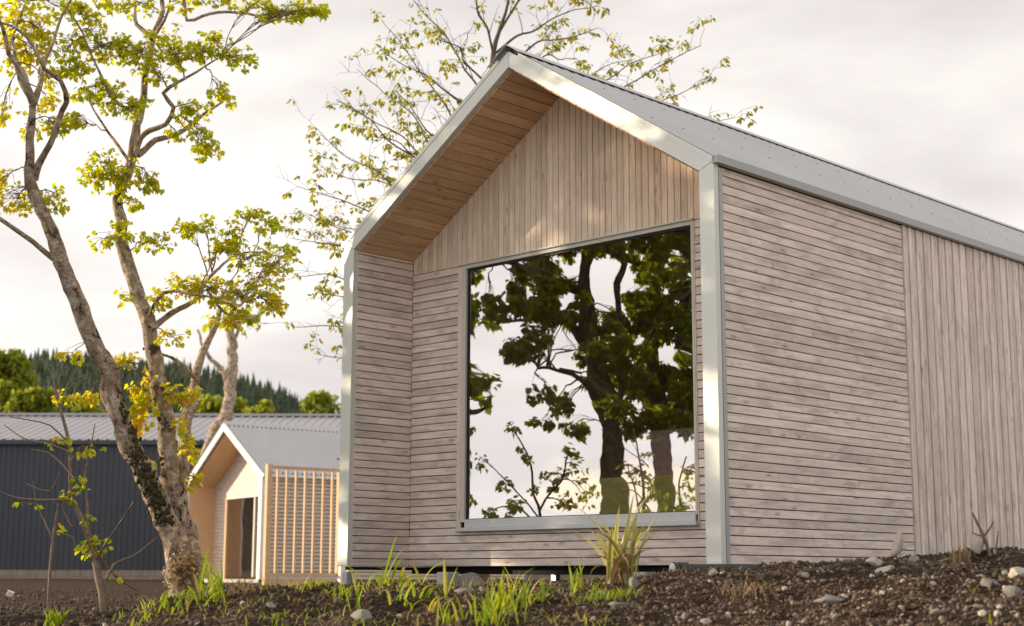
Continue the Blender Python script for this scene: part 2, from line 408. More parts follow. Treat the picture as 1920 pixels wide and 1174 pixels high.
CREST_X = [-2.4, -1.92, -1.75, -1.44, -0.85, -0.16, 0.5, 1.17, 1.55, 1.85, 2.1, 2.56, 4.0, 8.0]
CREST_Z = [-0.30, -0.20, -0.13, -0.07, -0.05, -0.03, 0.004, 0.042, 0.078, 0.098, 0.112, 0.155, 0.20, 0.2]
YC = 7.6
def ground(x, y, fine=True):
    x = np.asarray(x, float); y = np.asarray(y, float)
    far = -0.36 + 0.28 * np.clip((y - 11) / 44, 0, 1)
    far = np.where(y < 11, -0.36 - 0.34 * sstep(11, 3, y), far)
    xs = x * np.where(y > YC, YC / np.maximum(y, 1) * 0.45 + 0.55, 1)
    c = np.interp(xs, CREST_X, CREST_Z)
    front = c - 0.175 * (YC - y) + 0.012 * sstep(1.0, 0, np.abs(YC - y)) * 0
    back = np.minimum(c, c + (-0.13 - c) * sstep(YC + 0.15, YC + 1.9, y))
    bank = np.where(y < YC, np.maximum(front, -0.7), back)
    # round the crest a little
    bank = bank - 0.018 * np.exp(-((y - YC) / 0.18) ** 2)
    edge = -2.0 - 0.30 * (y - YC)
    m = sstep(edge - 0.55, edge + 0.35, x) * (1 - sstep(26, 40, y))
    z = far + (bank - far) * m
    z = np.where(y < YC, np.maximum(z, -0.72), z)
    if fine:
        k = np.clip(1.6 - np.abs(y - 7.5) / 12, 0.25, 1)
        z = z + k * (0.055 * vnoise(x, y, 0.55) + 0.048 * vnoise(x + 9, y, 0.23) + 0.026 * vnoise(x, y + 5, 0.09) + 0.010 * vnoise(x + 3, y + 3, 0.04))
        z = z + 0.12 * vnoise(x, y, 6.0) * sstep(18, 30, y)
    return z + EYE

def on_ground(px, py, near=False, lo=4.5, hi=40.0):
    """where the sight line through a photo pixel meets the ground"""
    ds = np.arange(lo, hi, 0.02)
    p0 = at(px, py, 1.0) - np.array((0, 0, EYE))
    z = ground(p0[0] * ds, ds)
    hit = np.nonzero(EYE + p0[2] * ds <= z)[0]
    d = ds[hit[0]] if len(hit) else YC
    if near and d > 8.4: d = YC - 0.05
    return np.array((p0[0] * d, d, float(ground(p0[0] * d, d))))

def axis(segs):
    out = [segs[0][0]]
    for a, b, s in segs:
        n = max(1, int(round((b - a) / s))); out += list(np.linspace(a, b, n + 1)[1:])
    return np.array(out)
gy = axis([(-40, 0, 8), (0, 4.5, 0.5), (4.5, 9.6, 0.026), (9.6, 14, 0.06), (14, 30, 0.4), (30, 70, 2), (70, 300, 20), (300, 2400, 150)])
gx = axis([(-1500, -200, 130), (-200, -40, 20), (-40, -8, 2), (-8, -3.4, 0.12), (-3.4, 3.4, 0.03), (3.4, 8, 0.12), (8, 40, 2), (40, 200, 20), (200, 1500, 130)])
GX, GY = np.meshgrid(gx, gy)
GZ = ground(GX, GY)
nx, ny = len(gx), len(gy)
idx = np.arange(nx * ny).reshape(ny, nx)
quads = np.stack([idx[:-1, :-1], idx[:-1, 1:], idx[1:, 1:], idx[1:, :-1]], -1).reshape(-1, 4)
tag(link('ground', fastmesh('ground', np.stack([GX, GY, GZ], -1).reshape(-1, 3), quads, True), None, M['soil']), kind='structure')

# ------------------------------------------------------------------ boards
def board(name, length, width, parent, origin, xd, yd, mat, thick=0.02, cut0=0.0, cut1=0.0, ch=0.0022, jit=0.0015):
    """a chamfered board: runs along xd, width along yd, face outward along xd x yd; cut = how much longer the far edge is"""
    xd, yd = Vector(xd).normalized(), Vector(yd).normalized()
    nd_ = xd.cross(yd)
    prof = [(0, 0), (width, 0), (width, thick - ch), (width - ch, thick), (ch, thick), (0, thick - ch)]
    v = [(-cut0 * (y / width), y, z) for y, z in prof] + [(length + cut1 * (y / width), y, z) for y, z in prof]
    f = [(5, 4, 3, 2, 1, 0), (6, 7, 8, 9, 10, 11)] + [(i, (i + 1) % 6, 6 + (i + 1) % 6, 6 + i) for i in range(6)]
    o = link(name, pymesh(name, v, f), parent, mat)
    m = Matrix((( xd.x, yd.x, nd_.x, 0), (xd.y, yd.y, nd_.y, 0), (xd.z, yd.z, nd_.z, 0), (0, 0, 0, 1)))
    j = nd_ * random.uniform(-jit, jit)
    m.translation = Vector(origin) + j
    o.matrix_local = m
    return o

# ------------------------------------------------------------------ the timber cabin
A_ANG = 0.801
CAB = (1.3661, 9.985, EYE + 0.0937)
W, HR, RISE, D, LEN = 3.9018, 2.705, 1.26, 0.674, 10.5
PIT = math.atan2(RISE, W / 2)
cp, sp, tp = math.cos(PIT), math.sin(PIT), math.tan(PIT)
TR, TF, SO, T = 0.125, 0.109, 0.125, 0.135          # post trim, verge trim, soffit depth, wall thickness
WL, WR, WB, WT = -3.1475, -0.6928, 0.3093, 2.5245    # window opening
BW, GAP = 0.0625, 0.0066
cabin = empty('timber_cabin', CAB, -(math.pi / 2 - A_ANG))
tag(cabin, 'large weathered timber cabin with pale metal trim and big picture window', 'cabin')

def roof_z(x): return HR + (x + W) * tp if x < -W / 2 else HR - x * tp

# long wall towards the right of the photograph
MB().box(-T + 0.01, -0.034, 0.06, LEN, 0.0, HR - 0.03).build('sheathing', M['dark'], cabin)
lw = MB().box(-0.034, -0.030, 0.06, LEN, 0.0, HR - 0.019).build('long_wall', M['dark'], cabin)
VB = 2.502
n = int((HR - 0.05) / BW)
for i in range(n + 1):
    w = BW - GAP if i < n else (HR - 0.050) - n * BW
    if w < 0.012: continue
    cuts_ = [0.047, VB - 0.008]
    if i % 7 in (2, 5): cuts_.insert(1, round(random.uniform(0.5, VB - 0.5), 2))      # butt joints
    for q0, q1 in zip(cuts_[:-1], cuts_[1:]):
        board('board', q1 - q0 - 0.003, w, lw, (-0.030, q0, 0.002 + i * BW), (0, 1, 0), (0, 0, 1), M['larch'])
board('cover_strip', HR - 0.024, 0.038, lw, (-0.028, VB + 0.032, 0.0), (0, 0, 1), (0, -1, 0), M['larch'], thick=0.03)
y = VB + 0.036
k = 0
while y < LEN - 0.05:
    w = (0.0605, 0.056, 0.064)[k % 3]
    board('board', HR - 0.024, w - 0.009, lw, (-0.030 + (0.006 if k % 2 else 0.0), y + w - 0.009, 0.0), (0, 0, 1), (0, -1, 0), M['larch'], ch=0.004)
    y += w; k += 1
board('batten', VB, 0.022, lw, (-0.030, 0.05, HR - 0.044), (0, 1, 0), (0, 0, 1), M['gable'], thick=0.012)

# far long wall and end wall
fw_ = MB().box(-W + 0.012, -W + T - 0.03, 0.06, LEN, 0.0, HR - 0.03).build('long_wall', M['larch'], cabin)
MB().prism([(-W + 0.02, 0.0), (-0.02, 0.0), (-0.02, HR - 0.06), (-W / 2, HR + RISE - 0.08), (-W + 0.02, HR - 0.06)], LEN - 0.1, LEN).build('end_wall', M['larch'], cabin)

# porch side walls
for s in (0, 1):
    x = -W + T if s == 0 else -T
    zt = roof_z(x) - SO / cp
    x0_, x1_ = (x - 0.030, x - 0.022) if s == 0 else (x + 0.022, x + 0.030)
    pw = MB().box(x0_, x1_, 0.055, D + 0.02, 0.0, zt).build('porch_wall', M['dark'], cabin)
    nb = int(math.ceil(zt / BW))
    for i in range(nb):
        w = min(BW - GAP, zt - i * BW - 0.003)
        if w < 0.012: continue
        if s == 0: board('board', D - 0.052, w, pw, (x - 0.02, 0.05, 0.002 + i * BW), (0, 1, 0), (0, 0, 1), M['larch'])
        else: board('board', D - 0.052, w, pw, (x + 0.02, D - 0.002, 0.002 + i * BW), (0, -1, 0), (0, 0, 1), M['larch'])
# recessed gable wall
fx0, fx1 = -W + T + 0.001, -T - 0.001
gw = MB()
gw.box(fx0 - 0.03, WL - 0.0, D + 0.022, D + 0.08, 0.0, WT); gw.box(WR, fx1 + 0.03, D + 0.022, D + 0.08, 0.0, WT)
gw.box(WL, WR, D + 0.022, D + 0.08, 0.0, WB)
gw.prism([(fx0 - 0.03, WT), (fx1 + 0.03, WT), (fx1 + 0.03, roof_z(fx1) - SO / cp), (-W / 2, HR + RISE - SO / cp), (fx0 - 0.03, roof_z(fx0) - SO / cp)], D + 0.022, D + 0.08)
gw = gw.build('gable_wall', M['dark'], cabin)
LT, RT = WL - 0.046, WR + 0.014
rows = int(round(WT / BW))
rh = WT / rows
for i in range(rows):
    z = i * rh + 0.002
    w = rh - GAP
    if z + w < WB - 0.02:
        board('board', fx1 - fx0, w, gw, (fx0, D + 0.02, z), (1, 0, 0), (0, 0, 1), M['larch'])
    else:
        if i * rh < WB - 0.025:
            w2 = WB - 0.03 - z
            board('board', RT - LT - 0.003, w2, gw, (LT, D + 0.02, z), (1, 0, 0), (0, 0, 1), M['larch'])
        board('board', LT - 0.002 - fx0, w, gw, (fx0, D + 0.02, z), (1, 0, 0), (0, 0, 1), M['larch'])
        board('board', fx1 - RT, w, gw, (RT, D + 0.02, z), (1, 0, 0), (0, 0, 1), M['larch'])
board('jamb_trim', WT - WB + 0.02, 0.044, gw, (WL - 0.001, D + 0.02, WB - 0.03), (0, 0, 1), (-1, 0, 0), M['gable'], thick=0.026)
board('jamb_trim', WT - WB + 0.02, 0.011, gw, (WR + 0.012, D + 0.02, WB - 0.03), (0, 0, 1), (-1, 0, 0), M['gable'], thick=0.026)
# upright boards above the window head; cut along the roof slope
x = fx0
k = 0
while x < fx1 - 0.01:
    w = min((0.062, 0.0585, 0.066, 0.0605)[k % 4], fx1 - x)
    wb_ = w - 0.0055
    za, zb = roof_z(x) - SO / cp - 0.002, roof_z(x + wb_) - SO / cp - 0.002
    # width runs along -x so that the face looks out of the porch
    if x < -W / 2 < x + wb_: za = zb = min(za, zb)
    h0, h1 = zb - WT, za - WT
    if min(h0, h1) > 0.004:
        board('board', h0, wb_, gw, (x + wb_, D + 0.02, WT + 0.001), (0, 0, 1), (-1, 0, 0), M['gable'], cut1=h1 - h0)
    x += w; k += 1

# soffit boards run from the verge to the recessed wall
for s in (-1, 1):
    sl = MB()
    # deck above the soffit
    e = (-W + 0.02) if s < 0 else -0.02
    a0 = (e, roof_z(e)); a1 = (-W / 2, HR + RISE)
    off = (0.085) / cp
    sl.prism([(a0[0], a0[1] - 0.03 / cp), (a1[0], a1[1] - 0.03 / cp), (a1[0], a1[1] - off), (a0[0], a0[1] - off)], 0.055, LEN)
    so = sl.build('soffit', M['dark'], cabin)
    # from the eave corner up to the ridge
    x_in = -W + T if s < 0 else -T
    L0 = abs(-W / 2 - x_in) / cp
    bwid = 0.0985
    nb = int(math.ceil(L0 / bwid))
    for i in range(nb):
        w = min(bwid - 0.0065, L0 - i * bwid - 0.002)
        if w < 0.015: continue
        q = i * bwid + 0.001
        px_, pz_ = x_in + (-s) * q * cp, roof_z(x_in) - SO / cp + q * sp
        # inner normal points down: lift by thickness
        up = 0.018
        ox, oz = px_ - (s) * (-1) * 0 , pz_
        if s < 0:
            xd, yd = (0, 1, 0), (cp, 0, sp)       # x cross y = (sp, 0, -cp): down and inward
            org = (px_ - sp * up, 0.05, pz_ + cp * up)
            board('board', D - 0.03, w, so, org, xd, yd, M['soffit'], thick=up)
        else:
            xd, yd = (0, -1, 0), (-cp, 0, sp)     # normal (-sp, 0, -cp)
            org = (px_ + sp * up, D + 0.02, pz_ + cp * up)
            board('board', D - 0.03, w, so, org, xd, yd, M['soffit'], thick=up)

# metal trim round the open front
zi = roof_z(-W + TR) - TF / cp
za = HR + RISE
g = 0.0012
MB().prism([(-W, 0), (-W + TR, 0), (-W + TR, zi - g), (-W, HR - g)], 0.0, 0.052).build('corner_trim', M['trim'], cabin, 0.002)
MB().prism([(0, 0), (-TR, 0), (-TR, zi - g), (0, HR - g)], 0.0, 0.052).build('corner_trim', M['trim'], cabin, 0.002)
MB().prism([(-W, HR + g), (-W + TR, zi + g), (-W / 2 - g, za - TF / cp), (-W / 2 - g, za)], 0.0, 0.052).build('verge_trim', M['trim'], cabin, 0.002)
MB().prism([(0, HR + g), (-TR, zi + g), (-W / 2 + g, za - TF / cp), (-W / 2 + g, za)], 0.0, 0.052).build('verge_trim', M['trim'], cabin, 0.002)
MB().box(-0.006, 0.004, 0.0535, 0.092, 0.0, HR - 0.055).box(-0.03, -0.006, 0.0535, 0.060, 0.0, HR - 0.055).build('corner_lap', M['gutter'], cabin)
# eave gutters
for s in (0, 1):
    gx0, gx1 = (-0.012, 0.040) if s else (-W - 0.040, -W + 0.012)
    g_ = MB().box(gx0, gx1, -0.004, LEN, HR - 0.018, HR + 0.040).build('eave_gutter', M['gutter'], cabin, 0.003)
# bottom flashing and floor frame
MB().box(-W + 0.06, -0.06, D + 0.10, LEN - 0.05, -0.06, -0.004).box(-W + 0.03, -W + T - 0.03, 0.06, D + 0.09, -0.03, -0.004).box(-T + 0.03, -0.04, 0.06, D + 0.09, -0.03, -0.004).build('floor_frame', M['dark'], cabin)
# corrugated roof
def roof_sheet(s):
    e = 0.02
    x0 = -W - e if s < 0 else e
    per = 0.125
    ys = np.arange(0.0, LEN + 0.02, per / 8)
    h = 0.015 * np.cos(ys / per * 2 * math.pi)
    v, f = [], []
    zb_ = HR + ((x0 + W) * tp if s < 0 else -x0 * tp)
    for yy, hh in zip(ys, h):
        for (xx, zz) in ((x0, zb_), (-W / 2 + s * 0.02, za - 0.02 * tp)):
            o_ = 0.016 + hh
            v.append((xx + s * sp * o_, yy, zz + cp * o_))
    for i in range(len(ys) - 1):
        a, b, c, d = 2 * i, 2 * i + 1, 2 * i + 3, 2 * i + 2
        f.append((a, b, c, d) if s < 0 else (d, c, b, a))
    o = link('roof', pymesh('roof', v, f, True), cabin, M['roof'])
    # screw heads in rows across the slope
    sv, sf = [], []
    Ls = (W / 2) / cp
    for row, q in enumerate((0.12, 0.95, 1.75)):
        for j in range(46):
            yy = 0.19 + j * per * 3 + (per if row % 2 else 0)
            if yy > LEN: break
            xx = (0 if s > 0 else -W) - s * q * cp
            zz = HR + q * sp
            c0 = np.array((xx + s * sp * 0.028, yy, zz + cp * 0.028))
            ux, un = np.array((-s * cp, 0, sp)), np.array((s * sp, 0, cp))
            base = len(sv)
            for t_ in range(6):
                an = t_ * math.pi / 3
                sv.append(c0 + ux * 0.007 * math.cos(an) + np.array((0, 0.007 * math.sin(an), 0)))
            sv.append(c0 + un * 0.012)
            sf += [(base + t_, base + (t_ + 1) % 6, base + 6) for t_ in range(6)]
    tag(link('screw_heads', pymesh('screw_heads', sv, sf), o, M['screw']), kind='stuff')
    return o
roof_sheet(-1); roof_sheet(1)
rc = MB()
wv = 0.15
for s in (-1, 1):
    o0, o1 = 0.038, 0.042
    p = lambda q, o_: (-W / 2 + s * (q * cp + sp * o_), za - q * sp + cp * o_)
    rc.prism([(-W / 2, za + o0 / cp), p(wv, o0), p(wv, o1), (-W / 2, za + o1 / cp)], -0.03, LEN + 0.02)
rc.build('ridge_cap', M['roof'], cabin)
# verge flashing on top of the sheet, with its screws
for s in (-1, 1):
    x0 = -W if s < 0 else 0
    pts = [(x0, HR), (-W / 2, za)]
    q = lambda pt, o_: (pt[0] + s * sp * o_, pt[1] + cp * o_)
    MB().prism([q(pts[0], -0.004), q((-W / 2 + s * 0.10, za - 0.10 * tp), -0.004), q((-W / 2 + s * 0.10, za - 0.10 * tp), 0.027), q(pts[0], 0.027)], -0.004, 0.05).build('verge_flashing', M['trim'], cabin)

# picture window
win = empty('window', (0, 0, 0), 0, cabin)
fy0, fy1 = D - 0.006, D + 0.06
MB().box(WL, WL + 0.052, fy0, fy1, WB + 0.05, WT).build('frame', M['frame'], win, 0.003)
MB().box(WR - 0.022, WR, fy0, fy1, WB + 0.05, WT).build('frame', M['frame'], win, 0.003)
MB().box(WL + 0.053, WR - 0.023, fy0 + 0.001, fy1, WT - 0.035, WT - 0.001).build('frame', M['frame'], win, 0.003)
MB().box(WL + 0.053, WR - 0.023, fy0 + 0.001, fy1, WB + 0.005, WB + 0.072).build('frame', M['sill'], win, 0.003)
MB().box(WL - 0.01, WR + 0.01, D - 0.045, fy1, WB - 0.028, WB + 0.003).build('sill', M['sill'], win, 0.004)
MB().box(WL - 0.004, WR + 0.004, D - 0.022, D + 0.02, WT - 0.002, WT + 0.010).build('head_flashing', M['frame'], win)
gk = MB()  # gasket strips; their black stands in for the frame's reflection in the glass
gk.box(WL + 0.053, WL + 0.073, D + 0.016, D + 0.05, WB + 0.073, WT - 0.036); gk.box(WR - 0.033, WR - 0.023, D + 0.016, D + 0.05, WB + 0.073, WT - 0.036)
gk.box(WL + 0.073, WR - 0.033, D + 0.016, D + 0.05, WT - 0.052, WT - 0.036); gk.box(WL + 0.073, WR - 0.033, D + 0.016, D + 0.05, WB + 0.073, WB + 0.078)
gk.build('gasket_reflection', M['gasket_reflection'], win)
gp = MB(); gp.add([(WL + 0.07, D + 0.024, WB + 0.075), (WR - 0.03, D + 0.024, WB + 0.075), (WR - 0.03, D + 0.024, WT - 0.05), (WL + 0.07, D + 0.024, WT - 0.05)], [(0, 1, 2, 3)])
gp.build('pane', M['glass'], win)
# the room behind the glass
rm = MB()
xa, xb, ya, yb, zf, zc = -W + T + 0.03, -T - 0.03, D + 0.085, 5.2, 0.12, 2.66
rm.add([(xa, ya, zf), (xb, ya, zf), (xb, yb, zf), (xa, yb, zf), (xa, ya, zc), (xb, ya, zc), (xb, yb, zc), (xa, yb, zc)],
       [(0, 1, 2, 3), (7, 6, 5, 4), (1, 5, 6, 2), (2, 6, 7, 3), (3, 7, 4, 0)])
rm.build('room_lining', M['lining'], cabin)
# legs under the floor
for lx, ly in ((-W + 0.06, 0.06), (-W + 0.06, 2.6), (-0.08, 2.6), (-W / 2, 2.6)):
    MB().box(lx - 0.03, lx + 0.03, ly - 0.03, ly + 0.03, -0.75, -0.046).build('leg', M['steel'], cabin)
for lx, ly in ((-3.02, 0.42), (-1.1, 0.55), (-0.3, 0.5)):
    MB().box(lx - 0.065, lx + 0.065, ly - 0.065, ly + 0.065, -0.6, -0.047).build('pier', M['concrete'], cabin, 0.008)

Mcab = Matrix.Translation(CAB) @ Matrix.Rotation(-(math.pi / 2 - A_ANG), 4, 'Z')
def cab(x, y, z): return Mcab @ Vector((x, y, z))

# sofa inside, close to the window
sofa = empty('sofa', cab(-1.25, D + 0.75, 0.12), -(math.pi / 2 - A_ANG))
tag(sofa, 'olive and mauve sofa seen dimly through the picture window', 'sofa')
MB().box(-1.0, 0.85, -0.28, 0.45, 0.05, 0.58).build('seat', M['olive'], sofa, 0.03)
MB().box(-1.0, 0.85, 0.46, 0.66, 0.05, 1.02).build('backrest', M['mauve'], sofa, 0.04)
for cx in (-0.55, 0.35):
    MB().box(cx - 0.42, cx + 0.42, 0.26, 0.455, 0.582, 0.94).build('cushion', M['mauve'], sofa, 0.05)

# ------------------------------------------------------------------ things under and beside the cabin
def ico(sub=2):
    t = (1 + 5 ** 0.5) / 2
    v = [(-1, t, 0), (1, t, 0), (-1, -t, 0), (1, -t, 0), (0, -1, t), (0, 1, t), (0, -1, -t), (0, 1, -t), (t, 0, -1), (t, 0, 1), (-t, 0, -1), (-t, 0, 1)]
    v = [np.array(p) / np.linalg.norm(p) for p in v]
    f = [(0, 11, 5), (0, 5, 1), (0, 1, 7), (0, 7, 10), (0, 10, 11), (1, 5, 9), (5, 11, 4), (11, 10, 2), (10, 7, 6), (7, 1, 8), (3, 9, 4), (3, 4, 2), (3, 2, 6), (3, 6, 8), (3, 8, 9), (4, 9, 5), (2, 4, 11), (6, 2, 10), (8, 6, 7), (9, 8, 1)]
    for _ in range(sub):
        c, nf = {}, []
        def mid(a, b):
            k = (min(a, b), max(a, b))
            if k not in c:
                p = v[a] + v[b]; v.append(p / np.linalg.norm(p)); c[k] = len(v) - 1
            return c[k]
        for a, b, d in f:
            ab, bd, da = mid(a, b), mid(b, d), mid(d, a)
            nf += [(a, ab, da), (b, bd, ab), (d, da, bd), (ab, bd, da)]
        f = nf
    return np.array(v), np.array(f)

def stone_mesh(seed, sc=(1, 1, 1), cuts=15, sub=2):
    r = np.random.default_rng(seed)
    v, f = ico(sub)
    for _ in range(cuts):                       # knock flat faces off a ball
        nrm = r.normal(size=3); nrm /= np.linalg.norm(nrm)
        dd = r.uniform(0.42, 0.74)
        k = np.maximum(v @ nrm - dd, 0)
        v = v - k[:, None] * nrm * 0.92
    v = v + r.normal(size=v.shape) * 0.018
    return fastmesh('stone', v * np.array(sc), f, False)

def stone(px, py, size, sc, seed, label, mat='stone', rot=(0, 0, 0), sink=0.35, group=None, d=None, cuts=15):
    p = on_ground(px, py, True)
    o = link('stone', stone_mesh(seed, sc, cuts), None, M[mat])
    o.scale = (size,) * 3
    o.rotation_euler = rot
    o.location = (p[0], p[1], p[2] + size * sc[2] * (1 - 2 * sink))
    tag(o, label, 'stone', group)
    return o

bo = link('boulder', stone_mesh(301, (1.0, 0.7, 0.62), 6, 3), None, M['stone_g'])
pb = at(890, 1092, 11.9); bo.location = (pb[0], pb[1], float(ground(pb[0], pb[1])) + 0.04); bo.scale = (0.20,) * 3
tag(bo, 'dark mossy boulder lying under the middle of the cabin floor', 'boulder')
for i, (lx, ly, ln, h, lab) in enumerate(((-3.55, 2.1, 1.9, 0.10, 'pale sunlit timber plank lying under the cabin floor at its left'), (-1.9, 1.5, 0.95, 0.09, 'short pale timber plank under the cabin floor below the window'))):
    o = MB().box(0, ln, 0, 0.16, 0, h).build('plank', M['fresh'], None, 0.004)
    q = cab(lx, ly, 0); o.rotation_euler = (0, 0, -(math.pi / 2 - A_ANG) + 0.25)
    o.location = (q.x, q.y, float(ground(q.x, q.y)) - 0.01)
    tag(o, lab, 'plank')

# black drain pipe and ribbed collar by the corner
def tube(pts, rad, sides=10, jit=0.0, seed=0, cap=True):
    pts = np.asarray(pts, float); n = len(pts); rad = np.broadcast_to(np.asarray(rad, float), (n,))
    tg = np.gradient(pts, axis=0); tg /= np.linalg.norm(tg, axis=1)[:, None] + 1e-12
    ref = np.array((0, 0, 1.0)) if abs(tg[0][2]) < 0.9 else np.array((1.0, 0, 0))
    u = np.cross(tg[0], ref); u /= np.linalg.norm(u)
    V = []
    r_ = np.random.default_rng(seed)
    an = np.arange(sides) / sides * 2 * math.pi
    for i in range(n):
        u = u - tg[i] * (u @ tg[i]); u /= np.linalg.norm(u) + 1e-12
        w = np.cross(tg[i], u)
        rr = rad[i] * (1 + (r_.normal(size=sides) * jit if jit else 0))
        V.append(pts[i] + (np.cos(an) * rr)[:, None] * u + (np.sin(an) * rr)[:, None] * w)
    V = np.concatenate(V)
    i0 = (np.arange(n - 1)[:, None] * sides + np.arange(sides)).ravel()
    i1 = (np.arange(n - 1)[:, None] * sides + (np.arange(sides) + 1) % sides).ravel()
    Fq = np.stack([i0, i1, i1 + sides, i0 + sides], -1)
    return V, Fq

def tubes_mesh(name, parts, smooth=True):
    vs_, fs_, o_ = [], [], 0
    for V, Fq in parts:
        vs_.append(V); fs_.append(Fq + o_); o_ += len(V)
    return fastmesh(name, np.concatenate(vs_), np.concatenate(fs_), smooth)

pipe = empty('drain_pipe', tuple(at(1262, 1072, 9.3)))
tag(pipe, 'black plastic drain pipe with ribbed collar lying at the cabin corner', 'pipe')
a = at(1262, 1066, 9.3) - np.array(pipe.location); b_ = at(1500, 1066, 9.75) - np.array(pipe.location)
pts = [a + (b_ - a) * t for t in np.linspace(0, 1, 60)]
link('pipe', tubes_mesh('pipe', [tube(pts, [0.030 + 0.0015 * (i % 2) for i in range(60)], 16)]), pipe, M['plastic'])
cl = []
dirn = (b_ - a) / np.linalg.norm(b_ - a)
for k in range(3):
    c0 = a + dirn * (0.0 + k * 0.04)
    cl.append(tube([c0, c0 + dirn * 0.004, c0 + dirn * 0.024, c0 + dirn * 0.028], [0.031, 0.041, 0.041, 0.031], 20))
link('collar', tubes_mesh('collar', cl), pipe, M['plastic'])
capv = tube([a - dirn * 0.012, a], [0.001, 0.036], 18)
link('end_cap', tubes_mesh('end_cap', [capv]), pipe, M['steel'])

# ------------------------------------------------------------------ the second cabin
def second_cabin():
    a2 = R(34)
    p = at(487, 1085, 43.0)
    c2 = empty('timber_cabin', (p[0], p[1], EYE - 0.05), -(math.pi / 2 - a2))
    tag(c2, 'smaller sunlit timber cabin with white fascia behind the slatted screen', 'cabin')
    w2, h2, r2, d2, l2 = 5.67, 2.95, 1.65, 0.92, 9.0
    p2 = math.atan2(r2, w2 / 2); c_, s_, t_ = math.cos(p2), math.sin(p2), math.tan(p2)
    rz = lambda x: h2 + (x + w2) * t_ if x < -w2 / 2 else h2 - x * t_
    tr, tk = 0.20, 0.24
    zi2 = rz(-w2 + tr) - 0.19 / c_
    za2 = h2 + r2
    for poly in ([(-w2, 0), (-w2 + tr, 0), (-w2 + tr, zi2), (-w2, h2)], [(0, 0), (-tr, 0), (-tr, zi2), (0, h2)]):
        MB().prism(poly, 0, 0.08).build('corner_trim', M['white'], c2)
    for poly in ([(-w2 - 0.05, h2 - 0.03), (-w2 + tr, zi2 + .002), (-w2 / 2 - .001, za2 - 0.19 / c_), (-w2 / 2 - .001, za2)], [(0, h2), (-tr, zi2 + .002), (-w2 / 2 + .001, za2 - 0.19 / c_), (-w2 / 2 + .001, za2)]):
        MB().prism(poly, -0.004, 0.08).build('fascia', M['white'], c2)
    def clad(name, mk, mat):      # rows of boards as relief on the wall sheet
        m = MB(); mk(m); return m.build(name, mat, c2)
    bw = 0.11
    def porch(m):
        z = 0
        while z < rz(-w2 + tk) - 0.25 / c_ - 0.05:
            m.box(-w2 + tk - 0.03, -w2 + tk, 0.085, d2, z, z + bw - 0.012); z += bw
    clad('porch_wall', porch, M['fresh'])
    def porch_r(m):
        z = 0
        while z < rz(-tk) - 0.25 / c_ - 0.05:
            m.box(-tk, -tk + 0.03, 0.085, d2, z, z + bw - 0.012); z += bw
    clad('porch_wall', porch_r, M['fresh'])
    wl_, wr_, wt_ = -w2 + 1.2, -0.45, 2.5
    def front(m):
        z = 0
        while z < wt_ - 0.02:
            m.box(-w2 + tk + 0.001, wl_ - 0.12, d2, d2 + 0.03, z, min(z + bw - 0.012, wt_)); z += bw
    clad('gable_wall', front, M['gable'])
    def upper(m):
        x = -w2 + tk
        while x < -tk:
            e = min(x + bw - 0.012, -tk)
            m.prism([(x, wt_ + .01), (e, wt_ + .01), (e, rz(e) - 0.25 / c_), (x, rz(x) - 0.25 / c_)], d2 + 0.002, d2 + 0.032); x += bw
    clad('gable_wall', upper, M['larch'])
    MB().box(-w2 + 0.02, -w2 + tk - 0.031, 0.085, l2, 0, h2 - 0.06).build('long_wall', M['fresh'], c2)
    def lw2(m):
        z = 0
        while z < h2 - 0.12:
            m.box(-0.04, -0.01, 0.085, l2, z, z + bw - 0.024); z += bw
    clad('long_wall', lw2, M['gable'])
    MB().box(-tk + 0.031, -0.041, 0.085, l2, 0, h2 - 0.06).build('sheathing', M['dark'], c2)
    MB().prism([(-w2 + tk, 0), (-tk, 0), (-tk, h2 - 0.1), (-w2 / 2, za2 - 0.3), (-w2 + tk, h2 - 0.1)], l2 - 0.1, l2).build('end_wall', M['fresh'], c2)
    for s in (-1, 1):
        m = MB(); x_in = -w2 + tk if s < 0 else -tk
        L0 = (w2 / 2 - tk) / c_; q = 0
        while q < L0 - 0.02:
            qe = min(q + 0.135, L0)
            P0 = lambda qq, o_: (x_in - s * (qq * c_) + (s * s_) * o_, rz(x_in) - 0.25 / c_ + qq * s_ + c_ * o_)
            m.prism([P0(q, 0), P0(qe, 0), P0(qe, 0.02), P0(q, 0.02)], 0.085, d2 + 0.03); q += 0.148
        m.build('soffit', M['fresh'], c2)
        m2 = MB(); e = -w2 + 0.02 if s < 0 else -0.02
        m2.prism([(e, rz(e) - 0.04), (-w2 / 2, za2 - 0.05), (-w2 / 2, za2 - 0.24), (e, rz(e) - 0.22)], 0.09, l2)
        m2.build('roof_deck', M['dark'], c2)
        ys = np.arange(0.0, l2 + 0.1, 0.15 / 6)
        hh = 0.034 * np.cos(ys / 0.15 * 2 * math.pi)
        x0 = -w2 - 0.06 if s < 0 else 0.06
        zz0 = h2 + ((x0 + w2) * t_ if s < 0 else -x0 * t_)
        v, f = [], []
        for yy, h_ in zip(ys, hh):
            for xx, zz in ((x0, zz0), (-w2 / 2 + s * 0.03, za2 - 0.03 * t_)):
                v.append((xx + s * s_ * (0.05 + h_), yy, zz + c_ * (0.05 + h_)))
        for i in range(len(ys) - 1):
            q4 = (2 * i, 2 * i + 1, 2 * i + 3, 2 * i + 2); f.append(q4 if s < 0 else q4[::-1])
        link('roof', pymesh('roof', v, f, True), c2, M['roof'])
    rcap = MB()
